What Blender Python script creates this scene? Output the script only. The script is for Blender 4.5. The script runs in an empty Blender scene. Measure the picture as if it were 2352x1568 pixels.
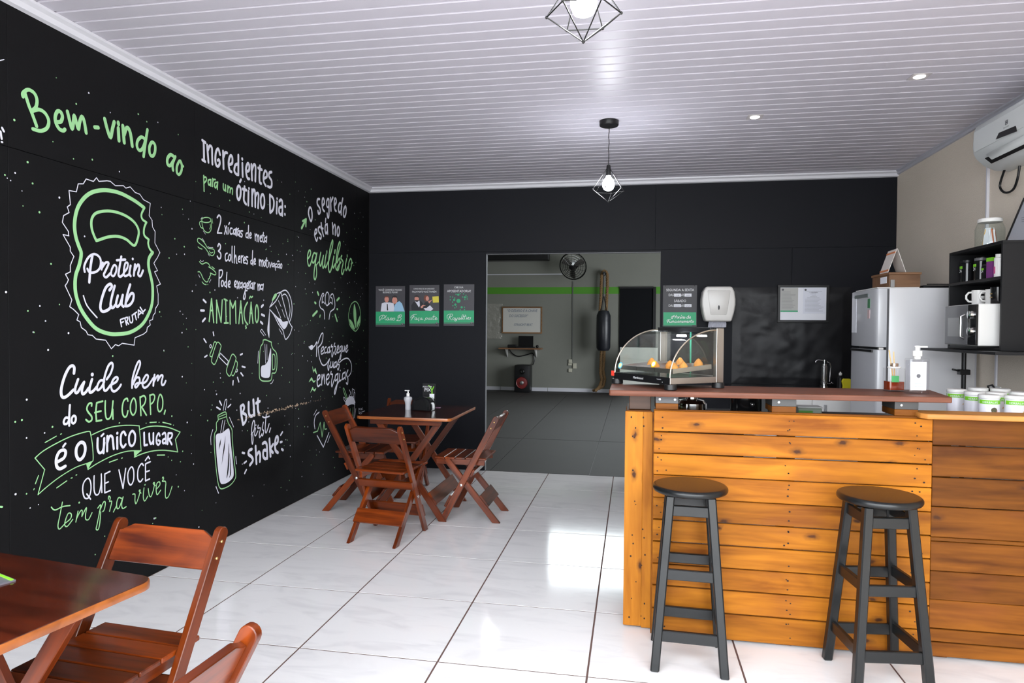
import bpy, bmesh, math, random
from mathutils import Vector, Matrix
random.seed(7)
sc = bpy.context.scene
COL = sc.collection
R = math.radians
# ------------------------------------------------------------ camera
YAW, PIT, ROLL, F, HC = .1794, .0176, .0080, 1528.0, 1.40
_cy, _sy, _cp, _sp = math.cos(YAW), math.sin(YAW), math.cos(PIT), math.sin(PIT)
FW = Vector((-_sy*_cp, _cy*_cp, -_sp)); _r = Vector((_cy, _sy, 0)); _u = _r.cross(FW)
RT = _r*math.cos(ROLL) + _u*math.sin(ROLL); UP = _u*math.cos(ROLL) - _r*math.sin(ROLL)
CAM = Vector((0, 0, HC))
cd = bpy.data.cameras.new('camera'); cam = bpy.data.objects.new('camera', cd); COL.objects.link(cam)
cd.sensor_width = 36; cd.lens = 36*F/2352; cd.clip_start = .05; cd.clip_end = 200
cam.matrix_world = Matrix(((RT.x, UP.x, -FW.x, 0), (RT.y, UP.y, -FW.y, 0), (RT.z, UP.z, -FW.z, HC), (0, 0, 0, 1)))
sc.camera = cam
cd.dof.use_dof = False
# ------------------------------------------------------------ light and exposure
w = bpy.data.worlds.new('sky'); sc.world = w; w.use_nodes = True
# overcast sky: three times brighter overhead than at the horizon, the same all round
wn_ = w.node_tree; bg = wn_.nodes['Background']; bg.inputs[0].default_value = (.90, .95, 1.0, 1)
_tc = wn_.nodes.new('ShaderNodeTexCoord'); _sx = wn_.nodes.new('ShaderNodeSeparateXYZ'); _mr = wn_.nodes.new('ShaderNodeMapRange')
_mr.inputs[1].default_value = 0; _mr.inputs[2].default_value = 1; _mr.inputs[3].default_value = 5.2; _mr.inputs[4].default_value = 12.5
wn_.links.new(_tc.outputs['Generated'], _sx.inputs[0]); wn_.links.new(_sx.outputs[2], _mr.inputs[0]); wn_.links.new(_mr.outputs[0], bg.inputs[1])
sc.view_settings.view_transform = 'Standard'; sc.view_settings.look = 'None'
sc.view_settings.gamma = 1; sc.view_settings.use_curve_mapping = False
sc.view_settings.exposure = 0.55
sc.cycles.max_bounces = 10; sc.cycles.diffuse_bounces = 6; sc.cycles.glossy_bounces = 4
sc.cycles.transparent_max_bounces = 16; sc.cycles.transmission_bounces = 6
sc.cycles.sample_clamp_indirect = 6; sc.cycles.use_denoising = True
sc.cycles.caustics_reflective = False; sc.cycles.caustics_refractive = False
def arealight(name, loc, rot, sx, sy, power, col=(1, 1, 1), portal=False, spread=None):
    l = bpy.data.lights.new(name, 'AREA'); l.shape = 'RECTANGLE'; l.size = sx; l.size_y = sy; l.energy = power; l.color = col
    if portal: l.cycles.is_portal = True
    if spread: l.spread = spread
    o = bpy.data.objects.new(name, l); COL.objects.link(o); o.location = loc; o.rotation_euler = rot
    return o
# the shop is open to the street behind the camera: a portal only guides the sky light through that opening
arealight('sky_portal', (-.18, .14, 1.4), (R(90), 0, 0), 4.9, 2.8, 1, portal=True)

XL, XR, YB, ZC = -2.657, 2.295, 6.434, 2.83
YF = 0.15
# picture ray onto a wall plane: used only to measure where painted strokes and flat things sit on their wall
def ray(x, y): return FW + RT*((x-1176)/F) + UP*((784-y)/F)
def on_x(x, y, X): d = ray(x, y); return CAM + d*(X/d.x)
def on_y(x, y, Y): d = ray(x, y); return CAM + d*(Y/d.y)
def on_z(x, y, z): d = ray(x, y); return CAM + d*((z-HC)/d.z)

# ------------------------------------------------------------ materials
def srgb(r, g, b):
    f = lambda c: (c/255)/12.92 if c/255 <= .04045 else (((c/255)+.055)/1.055)**2.4
    return (f(r), f(g), f(b), 1)
MATS = {}
def mat(name, col=(.5, .5, .5, 1), rough=.5, metal=0, coat=0, emit=None, es=0, bump=None, var=0, spec=.5):
    if name in MATS: return MATS[name]
    m = bpy.data.materials.new(name); m.use_nodes = True; n = m.node_tree.nodes; L = m.node_tree.links
    b = n['Principled BSDF']; b.inputs['Base Color'].default_value = col; b.inputs['Roughness'].default_value = rough
    b.inputs['Metallic'].default_value = metal; b.inputs['Coat Weight'].default_value = coat; b.inputs['Coat Roughness'].default_value = .08
    b.inputs['Specular IOR Level'].default_value = spec
    if emit: b.inputs['Emission Color'].default_value = emit; b.inputs['Emission Strength'].default_value = es
    tc = n.new('ShaderNodeTexCoord')
    if bump:
        sc_, st, ds = bump
        no = n.new('ShaderNodeTexNoise'); no.inputs['Scale'].default_value = sc_; no.inputs['Detail'].default_value = 4
        bp = n.new('ShaderNodeBump'); bp.inputs['Strength'].default_value = st; bp.inputs['Distance'].default_value = ds
        L.new(tc.outputs['Object'], no.inputs['Vector']); L.new(no.outputs[0], bp.inputs['Height']); L.new(bp.outputs[0], b.inputs['Normal'])
    if var:
        no = n.new('ShaderNodeTexNoise'); no.inputs['Scale'].default_value = 2.3; no.inputs['Detail'].default_value = 6
        L.new(tc.outputs['Object'], no.inputs['Vector'])
        mx = n.new('ShaderNodeMix'); mx.data_type = 'RGBA'; mx.inputs[0].default_value = 1
        c2 = tuple(min(1, c*(1+var)) for c in col[:3])+(1,); c1 = tuple(c*(1-var) for c in col[:3])+(1,)
        mx.inputs[6].default_value = c1; mx.inputs[7].default_value = c2
        L.new(no.outputs[0], mx.inputs[0]); L.new(mx.outputs[2], b.inputs['Base Color'])
    MATS[name] = m
    return m
def wood(name, c_dark, c_light, rough=.25, coat=.5, spec=.5, scale=1.0, knots=0, vari=.25, stain=0, axis=0):
    if name in MATS: return MATS[name]
    m = bpy.data.materials.new(name); m.use_nodes = True; n = m.node_tree.nodes; L = m.node_tree.links
    b = n['Principled BSDF']; b.inputs['Roughness'].default_value = rough; b.inputs['Coat Weight'].default_value = coat; b.inputs['Coat Roughness'].default_value = .1
    b.inputs['Specular IOR Level'].default_value = spec
    tc = n.new('ShaderNodeTexCoord'); oi = n.new('ShaderNodeObjectInfo')
    off = n.new('ShaderNodeVectorMath'); off.operation = 'SCALE'; off.inputs[0].default_value = (17, 11, 23); L.new(oi.outputs['Random'], off.inputs['Scale'])
    ad = n.new('ShaderNodeVectorMath'); ad.operation = 'ADD'; L.new(tc.outputs['Object'], ad.inputs[0]); L.new(off.outputs[0], ad.inputs[1])
    mp = n.new('ShaderNodeMapping'); mp.inputs['Scale'].default_value = (1.3*scale, 22*scale, 22*scale) if axis == 0 else (22*scale, 22*scale, 1.3*scale)
    L.new(ad.outputs[0], mp.inputs[0])
    n1 = n.new('ShaderNodeTexNoise'); n1.inputs['Scale'].default_value = 1.6; n1.inputs['Detail'].default_value = 8; n1.inputs['Distortion'].default_value = .6; L.new(mp.outputs[0], n1.inputs['Vector'])
    mp2 = n.new('ShaderNodeMapping'); mp2.inputs['Scale'].default_value = (1.2*scale, 6*scale, 6*scale) if axis == 0 else (6*scale, 6*scale, 1.2*scale); L.new(ad.outputs[0], mp2.inputs[0])
    n2 = n.new('ShaderNodeTexNoise'); n2.inputs['Scale'].default_value = 1.4; n2.inputs['Detail'].default_value = 4; n2.inputs['Distortion'].default_value = 1.2; L.new(mp2.outputs[0], n2.inputs['Vector'])
    av = n.new('ShaderNodeMix'); av.data_type = 'FLOAT'; av.inputs[0].default_value = .55; L.new(n1.outputs[0], av.inputs[2]); L.new(n2.outputs[0], av.inputs[3])
    cr = n.new('ShaderNodeValToRGB'); cr.color_ramp.elements[0].position = .34; cr.color_ramp.elements[1].position = .66
    cr.color_ramp.elements[0].color = c_dark; cr.color_ramp.elements[1].color = c_light; L.new(av.outputs[0], cr.inputs[0])
    # each piece a little lighter or darker
    hs = n.new('ShaderNodeHueSaturation'); mr = n.new('ShaderNodeMapRange'); mr.inputs[3].default_value = 1-vari; mr.inputs[4].default_value = 1+vari
    L.new(oi.outputs['Random'], mr.inputs[0]); L.new(mr.outputs[0], hs.inputs['Value']); L.new(cr.outputs[0], hs.inputs['Color'])
    out = hs.outputs[0]
    if knots:
        se = n.new('ShaderNodeSeparateXYZ'); L.new(ad.outputs[0], se.inputs[0]); cb_ = n.new('ShaderNodeCombineXYZ'); L.new(se.outputs[0], cb_.inputs[0]); L.new(se.outputs[2], cb_.inputs[1])
        nd = n.new('ShaderNodeTexNoise'); nd.inputs['Scale'].default_value = 30; L.new(cb_.outputs[0], nd.inputs['Vector'])
        sm = n.new('ShaderNodeVectorMath'); sm.operation = 'SCALE'; sm.inputs['Scale'].default_value = .02; L.new(nd.outputs['Color'], sm.inputs[0])
        aa = n.new('ShaderNodeVectorMath'); aa.operation = 'ADD'; L.new(cb_.outputs[0], aa.inputs[0]); L.new(sm.outputs[0], aa.inputs[1])
        mk = n.new('ShaderNodeMapping'); mk.inputs['Scale'].default_value = (5, 11, 1); L.new(aa.outputs[0], mk.inputs[0])
        vo = n.new('ShaderNodeTexVoronoi'); vo.voronoi_dimensions = '2D'; vo.inputs['Scale'].default_value = 1.0; vo.inputs['Randomness'].default_value = 1; L.new(mk.outputs[0], vo.inputs['Vector'])
        sp = n.new('ShaderNodeSeparateColor'); L.new(vo.outputs['Color'], sp.inputs[0])
        gt = n.new('ShaderNodeMath'); gt.operation = 'GREATER_THAN'; gt.inputs[1].default_value = 1-knots; L.new(sp.outputs[0], gt.inputs[0])
        kr = n.new('ShaderNodeValToRGB'); kr.color_ramp.elements[0].position = .05; kr.color_ramp.elements[0].color = (1, 1, 1, 1); kr.color_ramp.elements[1].position = .22; kr.color_ramp.elements[1].color = (0, 0, 0, 1)
        e = kr.color_ramp.elements.new(.10); e.color = (.45, .45, .45, 1)
        L.new(vo.outputs['Distance'], kr.inputs[0])
        mu = n.new('ShaderNodeMath'); mu.operation = 'MULTIPLY'; L.new(kr.outputs[0], mu.inputs[0]); L.new(gt.outputs[0], mu.inputs[1])
        mx = n.new('ShaderNodeMix'); mx.data_type = 'RGBA'; L.new(mu.outputs[0], mx.inputs[0]); L.new(out, mx.inputs[6]); mx.inputs[7].default_value = (.05, .016, .005, 1)
        out = mx.outputs[2]
    if stain:
        ns = n.new('ShaderNodeTexNoise'); ns.inputs['Scale'].default_value = 1; ns.inputs['Detail'].default_value = 3
        ms = n.new('ShaderNodeMapping'); ms.inputs['Scale'].default_value = (3, 9, 9); L.new(ad.outputs[0], ms.inputs[0]); L.new(ms.outputs[0], ns.inputs['Vector'])
        sr = n.new('ShaderNodeMapRange'); sr.inputs[1].default_value = .55; sr.inputs[2].default_value = .8; sr.inputs[3].default_value = 0; sr.inputs[4].default_value = stain; L.new(ns.outputs[0], sr.inputs[0])
        mx = n.new('ShaderNodeMix'); mx.data_type = 'RGBA'; L.new(sr.outputs[0], mx.inputs[0]); L.new(out, mx.inputs[6]); mx.inputs[7].default_value = (.16, .045, .01, 1)
        out = mx.outputs[2]
    L.new(out, b.inputs['Base Color'])
    bp = n.new('ShaderNodeBump'); bp.inputs['Strength'].default_value = .12; bp.inputs['Distance'].default_value = .002; L.new(n1.outputs[0], bp.inputs['Height']); L.new(bp.outputs[0], b.inputs['Normal'])
    MATS[name] = m
    return m
def glass(name, tint=(1, 1, 1, 1), refl=.5):
    if name in MATS: return MATS[name]
    m = bpy.data.materials.new(name); m.use_nodes = True; n = m.node_tree.nodes; L = m.node_tree.links; n.clear()
    o = n.new('ShaderNodeOutputMaterial'); t = n.new('ShaderNodeBsdfTransparent'); t.inputs[0].default_value = tint
    g = n.new('ShaderNodeBsdfGlossy'); g.inputs['Roughness'].default_value = .03
    lw = n.new('ShaderNodeLayerWeight'); lw.inputs[0].default_value = .5
    pw = n.new('ShaderNodeMath'); pw.operation = 'POWER'; pw.inputs[1].default_value = 4.0; L.new(lw.outputs['Facing'], pw.inputs[0])
    mu = n.new('ShaderNodeMath'); mu.operation = 'MULTIPLY_ADD'; mu.inputs[1].default_value = refl*.9; mu.inputs[2].default_value = .04; L.new(pw.outputs[0], mu.inputs[0])
    mx = n.new('ShaderNodeMixShader'); L.new(mu.outputs[0], mx.inputs[0]); L.new(t.outputs[0], mx.inputs[1]); L.new(g.outputs[0], mx.inputs[2]); L.new(mx.outputs[0], o.inputs[0])
    MATS[name] = m
    return m

M_black = mat('black_painted_panel', (.0050, .0050, .0055, 1), .6, bump=(60, .25, .002), var=.12, spec=.13)
M_blackback = mat('black_painted_plaster', (.0060, .0066, .0096, 1), .55, bump=(25, .2, .003), var=.12, spec=.15)
M_green = mat('green_chalk_paint', srgb(150, 205, 145), .6, var=.10)
M_white = mat('white_chalk_paint', srgb(214, 214, 226), .6)
M_scuff = mat('chipped_plaster', srgb(190, 165, 140), .8)
M_stucco = mat('beige_textured_plaster', srgb(214, 203, 188), .85, bump=(170, .8, .006), var=.05)
M_gyp = mat('grey_gym_paint', srgb(126, 127, 119), .7, var=.06)
M_gymgreen = mat('green_stripe_paint', srgb(78, 146, 36), .6)
M_mat = mat('rubber_mat', srgb(47, 45, 44), .65, bump=(120, .3, .002), var=.18)
M_grout = mat('dark_grout', srgb(92, 68, 62), .9)
M_trimw = mat('white_pvc_trim', srgb(205, 205, 212), .35)
M_chair = wood('reddish_varnished_wood', (.028, .0036, .0008, 1), (.175, .030, .0026, 1), .3, .10, spec=.33, vari=.5)
M_tabletop = wood('dark_varnished_tabletop', (.018, .003, .0012, 1), (.065, .010, .003, 1), .15, .5, spec=.4, vari=.12)
M_edge = wood('varnished_wood_edge', (.17, .042, .007, 1), (.34, .10, .02, 1), .3, .2, vari=.1)
M_plank = wood('honey_pallet_wood', (.165, .045, .0022, 1), (.40, .140, .0085, 1), .55, 0, spec=.16, knots=.24, vari=.14, stain=.55)
M_plank2 = wood('brown_pallet_wood', (.075, .020, .0015, 1), (.205, .066, .006, 1), .55, 0, spec=.16, knots=.25, vari=.28, stain=.6)
M_postw = wood('honey_pallet_upright', (.24, .075, .004, 1), (.43, .16, .014, 1), .55, 0, spec=.16, knots=.2, vari=.08, stain=.35)
M_bar = wood('brown_bar_board', (.085, .028, .015, 1), (.19, .066, .036, 1), .5, .0, spec=.3, vari=.1)
M_cardb = wood('brown_wrapped_block', (.035, .016, .009, 1), (.08, .04, .024, 1), .4, 0, spec=.25, vari=.1)
M_ledge = wood('pine_ledge', (.34, .13, .025, 1), (.56, .24, .05, 1), .5, .0, spec=.3, vari=.1)
M_stool = mat('black_satin_wood', (.005, .0058, .0062, 1), .33, coat=.12, bump=(90, .1, .001), spec=.35)
M_bolt = mat('zinc_bolt', (.6, .6, .6, 1), .3, 1)
M_brass = mat('brass_screw', (.55, .36, .14, 1), .35, 1)
M_steel = mat('brushed_steel', (.52, .49, .46, 1), .32, 1, bump=(40, .05, .001))
M_chrome = mat('chrome', (.75, .75, .75, 1), .12, 1)
M_blackp = mat('black_plastic', (.008, .008, .0088, 1), .38, spec=.35)
M_blackg = mat('black_gloss', (.008, .008, .009, 1), .12)
M_whitep = mat('white_plastic', srgb(222, 221, 218), .3)
M_fridge = mat('white_enamel', srgb(205, 205, 207), .22, coat=.3)
M_fdoor = mat('pale_grey_enamel', srgb(188, 189, 193), .25, coat=.3)
M_melam = mat('black_melamine', (.008, .008, .009, 1), .5, bump=(50, .1, .001), spec=.3)
M_acw = mat('ac_white', srgb(200, 204, 204), .35)
M_hole = mat('nail_hole', (.02, .008, .004, 1), .9)
M_glass = glass('clear_glass', (.96, .98, .97, 1), .45)
M_glass2 = glass('jar_glass', (.93, .97, .95, 1), .5)
M_bulb = mat('lit_bulb', (1, 1, 1, 1), .3, emit=(.93, .96, 1, 1), es=110)
M_led = mat('lit_led', (1, 1, 1, 1), .3, emit=(.85, .88, 1, 1), es=60)
M_spot = mat('lit_spotlight', (1, 1, 1, 1), .3, emit=(1, .93, .85, 1), es=28)
M_wire = mat('black_wire', (.02, .02, .02, 1), .3, .6)
M_paper = mat('white_paper', srgb(225, 226, 232), .8)
M_steelgrey = mat('grey_board', srgb(82, 82, 84), .6, spec=.3)
M_postg = mat('poster_green', srgb(38, 160, 108), .5)
M_postgd = mat('poster_charcoal', srgb(62, 60, 66), .45)
M_ink = mat('print_ink', srgb(90, 90, 95), .7)
M_lime = mat('lime_label', srgb(120, 196, 40), .5)
M_text = mat('print_white', srgb(228, 230, 232), .6)

# ------------------------------------------------------------ mesh helpers
class MB:
    def __init__(s): s.v = []; s.f = []
    def add(s, vs, fs):
        o = len(s.v); s.v += [tuple(v) for v in vs]; s.f += [tuple(i+o for i in f) for f in fs]; return s
    def box(s, x0, x1, y0, y1, z0, z1, M=None):
        vs = [Vector((x, y, z)) for z in (z0, z1) for x, y in ((x0, y0), (x1, y0), (x1, y1), (x0, y1))]
        if M: vs = [M @ v for v in vs]
        return s.add(vs, [(0, 3, 2, 1), (4, 5, 6, 7), (0, 1, 5, 4), (1, 2, 6, 5), (2, 3, 7, 6), (3, 0, 4, 7)])
    def prism(s, pts, h0, h1, plane='XY', M=None):
        n = len(pts)
        def P(a, b, h): return {'XY': (a, b, h), 'XZ': (a, h, b), 'YZ': (h, a, b)}[plane]
        vs = [Vector(P(a, b, h0)) for a, b in pts]+[Vector(P(a, b, h1)) for a, b in pts]
        if M: vs = [M @ v for v in vs]
        return s.add(vs, [tuple(range(n))[::-1], tuple(range(n, 2*n))]+[(i, (i+1) % n, n+(i+1) % n, n+i) for i in range(n)])
    def lathe(s, prof, c=(0, 0, 0), n=24, M=None, sx=1, sy=1):
        vs = []; fs = []; m = len(prof)
        for r, z in prof:
            for k in range(n):
                a = 2*math.pi*k/n; vs.append(Vector((c[0]+r*math.cos(a)*sx, c[1]+r*math.sin(a)*sy, c[2]+z)))
        for i in range(m-1):
            for k in range(n): fs.append((i*n+k, i*n+(k+1) % n, (i+1)*n+(k+1) % n, (i+1)*n+k))
        if prof[0][0] > 1e-6: fs.append(tuple(range(n))[::-1])
        if prof[-1][0] > 1e-6: fs.append(tuple((m-1)*n+k for k in range(n)))
        if M: vs = [M @ v for v in vs]
        return s.add(vs, fs)
    def tube(s, pts, r, n=8, closed=False, rs=None):
        P = [Vector(p) for p in pts]; N = len(P); vs = []; fs = []
        up = Vector((0, 0, 1)); prev = None
        for i in range(N):
            a = P[(i-1) % N] if (closed or i > 0) else P[i]; b = P[(i+1) % N] if (closed or i < N-1) else P[i]
            d = (b-a).normalized()
            if prev is None:
                x = d.cross(up)
                if x.length < .05: x = d.cross(Vector((1, 0, 0)))
            else: x = prev - d*prev.dot(d)
            x.normalize(); prev = x; y = d.cross(x); rr = rs[i] if rs else r
            for k in range(n):
                t = 2*math.pi*k/n; vs.append(P[i]+x*math.cos(t)*rr+y*math.sin(t)*rr)
        for i in range(N if closed else N-1):
            j = (i+1) % N
            for k in range(n): fs.append((i*n+k, i*n+(k+1) % n, j*n+(k+1) % n, j*n+k))
        if not closed: fs.append(tuple(range(n))[::-1]); fs.append(tuple((N-1)*n+k for k in range(n)))
        return s.add(vs, fs)
    def sphere(s, c, r, n=12, sx=1, sy=1, sz=1, M=None):
        m = max(4, n//2); prof = [(r*math.sin(math.pi*i/m), -r*sz*math.cos(math.pi*i/m)) for i in range(m+1)]
        prof[0] = (1e-7, prof[0][1]); prof[-1] = (1e-7, prof[-1][1])
        return s.lathe(prof, c, n, M, sx, sy)
    def mesh(s, name, bevel=0, seg=1, smooth=35):
        me = bpy.data.meshes.new(name); me.from_pydata(s.v, [], s.f)
        bm = bmesh.new(); bm.from_mesh(me)
        bmesh.ops.recalc_face_normals(bm, faces=bm.faces)
        if bevel:
            ed = [e for e in bm.edges if len(e.link_faces) == 2 and e.calc_face_angle(0) > R(40)]
            bmesh.ops.bevel(bm, geom=ed, offset=bevel, segments=seg, affect='EDGES', profile=.6, clamp_overlap=True)
        bm.to_mesh(me); bm.free()
        me.polygons.foreach_set('use_smooth', [True]*len(me.polygons)); me.set_sharp_from_angle(angle=R(smooth))
        return me
    def build(s, name, m, parent=None, bevel=0, seg=1, smooth=35, loc=None, rot=None, label=None):
        me = s.mesh(name, bevel, seg, smooth); me.materials.append(m)
        return link(name, me, parent, loc, rot, label)
def link(name, me, parent=None, loc=None, rot=None, label=None):
    o = bpy.data.objects.new(name, me); COL.objects.link(o); o.parent = parent
    if loc: o.location = loc
    if rot: o.rotation_euler = rot
    if label: o['label'] = label
    return o
def tag(o, label, cat, group=None, kind=None):
    o['label'] = label; o['category'] = cat
    if group: o['group'] = group
    if kind: o['kind'] = kind
    return o
def thing(name, label, cat, loc=(0, 0, 0), rz=0, group=None):
    o = bpy.data.objects.new(name, None); o.empty_display_size = .1; COL.objects.link(o); o.location = loc; o.rotation_euler = (0, 0, rz)
    return tag(o, label, cat, group)
def struct(name, kind='structure'):
    o = bpy.data.objects.new(name, None); COL.objects.link(o); o['kind'] = kind; return o
def copy_tree(o, parent=None):
    c = o.copy(); COL.objects.link(c); c.parent = parent
    for ch in list(o.children): copy_tree(ch, c)
    return c
BC = {}
def beam(name, p0, p1, w, h, side, m, parent, bevel=.003, round_end=False, label=None, ext=0, floor=False):
    """piece of timber whose own X axis runs p0 -> p1; w = size along 'side', h = size across"""
    p0, p1, side = Vector(p0), Vector(p1), Vector(side); d = p1-p0; ln = d.length+ext; d.normalize()
    y = (side-d*side.dot(d)).normalized(); z = d.cross(y)
    key = (name, round(ln, 4), w, h, m.name, round_end, floor and (round(y.z, 3), round(z.z, 3)))
    if key not in BC:
        b = MB()
        if round_end:
            k = 8; pts = [(0, -h/2)]+[(ln-h/2+h/2*math.sin(math.pi*i/k), -h/2*math.cos(math.pi*i/k)) for i in range(k+1)]+[(0, h/2)]
            b.prism(pts, -w/2, w/2, 'XZ')
        else: b.box(0, ln, -w/2, w/2, -h/2, h/2)
        if floor:   # the foot is sawn level with the floor
            b.v = [(-(p0.z-floor+v[1]*y.z+v[2]*z.z)/d.z, v[1], v[2]) if v[0] < 1e-6 else v for v in b.v]
        me = b.mesh(name, bevel); me.materials.append(m); BC[key] = me
    o = link(name, BC[key], parent, label=label)
    o.matrix_local = Matrix(((d.x, y.x, z.x, p0.x), (d.y, y.y, z.y, p0.y), (d.z, y.z, z.z, p0.z), (0, 0, 0, 1)))
    return o
# strokes painted on a plane -------------------------------------------------
def smooth_path(p, closed, sharp=False):
    if sharp or len(p) < 3: return list(p)+([p[0]] if closed else [])
    out = []; n = len(p); rng = range(n if closed else n-1)
    for i in rng:
        g = lambda k: p[k % n] if closed else p[max(0, min(n-1, k))]
        a, b, c, d = g(i-1), g(i), g(i+1), g(i+2)
        for t in (0, .25, .5, .75):
            out.append(tuple(.5*((2*b[k])+(-a[k]+c[k])*t+(2*a[k]-5*b[k]+4*c[k]-d[k])*t*t+(-a[k]+3*b[k]-3*c[k]+d[k])*t**3) for k in (0, 1)))
    out.append(p[0] if closed else p[-1])
    return out
class Paint:
    """flat paint on a plane: to3(u, v, lift) gives the point, lengths in metres"""
    def __init__(s, to3): s.b = MB(); s.to3 = to3; s.k = 0
    def lift(s): s.k = (s.k+1) % 5; return getattr(s, 'base', 0)+s.k*.0003
    def stroke(s, pts, w, lift=None):
        lf = s.lift() if lift is None else lift
        n = len(pts); closed = n > 3 and pts[0] == pts[-1]
        if n == 1: return s.blob(pts[0], w/2, lf)
        L_, R_ = [], []
        for i in range(n):
            a, b = (pts[-2], pts[1]) if closed and i in (0, n-1) else (pts[max(0, i-1)], pts[min(n-1, i+1)]); dx, dy = b[0]-a[0], b[1]-a[1]; l = math.hypot(dx, dy) or 1
            nx, ny = -dy/l*w/2, dx/l*w/2; x, y = pts[i]; L_.append((x+nx, y+ny)); R_.append((x-nx, y-ny))
        for i in range(n-1):   # every short piece sits a hair above the one before, like overlapping brush marks
            l_ = lf+(i % 12)*.00002; s.b.add([s.to3(*q, l_) for q in (L_[i], L_[i+1], R_[i+1], R_[i])], [(0, 1, 2, 3)])
            if i: s.blob(pts[i], w/2*.99, l_+.00001, 6) if w > .006 else None
        if not closed: s.blob(pts[0], w/2, lf+.00026); s.blob(pts[-1], w/2, lf+.00028)
    def blob(s, c, r, lf=None, n=8):
        lf = s.lift() if lf is None else lf
        s.b.add([s.to3(c[0]+r*math.cos(2*math.pi*k/n), c[1]+r*math.sin(2*math.pi*k/n), lf) for k in range(n)], [tuple(range(n))])
    def poly(s, pts, lift=None):
        lf = s.lift() if lift is None else lift
        s.b.add([s.to3(*q, lf) for q in pts], [tuple(range(len(pts)))])
    def build(s, name, m, parent, label=None):
        me = bpy.data.meshes.new(name); me.from_pydata(s.b.v, [], s.b.f); me.materials.append(m)
        return link(name, me, parent, label=label)
# flat lettering in the built-in typeface --------------------------------------
def text_verts(s, size, align='CENTER', shear=0, sx=1):
    c = bpy.data.curves.new('t', 'FONT'); c.body = s; c.size = size; c.align_x = align; c.shear = shear; c.resolution_u = 2
    o = bpy.data.objects.new('t', c); COL.objects.link(o)
    me = bpy.data.meshes.new_from_object(o.evaluated_get(bpy.context.evaluated_depsgraph_get()))
    vs = [(v.co.x*sx, v.co.y) for v in me.vertices]; fs = [tuple(p.vertices) for p in me.polygons]
    bpy.data.objects.remove(o); bpy.data.curves.remove(c); bpy.data.meshes.remove(me)
    return vs, fs
def lettering(lines, to3, m, parent, name='lettering', label=None):
    """lines: (text, u, v, size[, shear[, sx]]) placed on the plane of to3"""
    b = MB()
    for ln in lines:
        vs, fs = text_verts(ln[0], ln[3], 'CENTER', ln[4] if len(ln) > 4 else 0, ln[5] if len(ln) > 5 else 1)
        b.add([to3(ln[1]+x, ln[2]+y, .0006) for x, y in vs], fs)
    me = bpy.data.meshes.new(name); me.from_pydata(b.v, [], b.f); me.materials.append(m)
    return link(name, me, parent, label=label)
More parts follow.
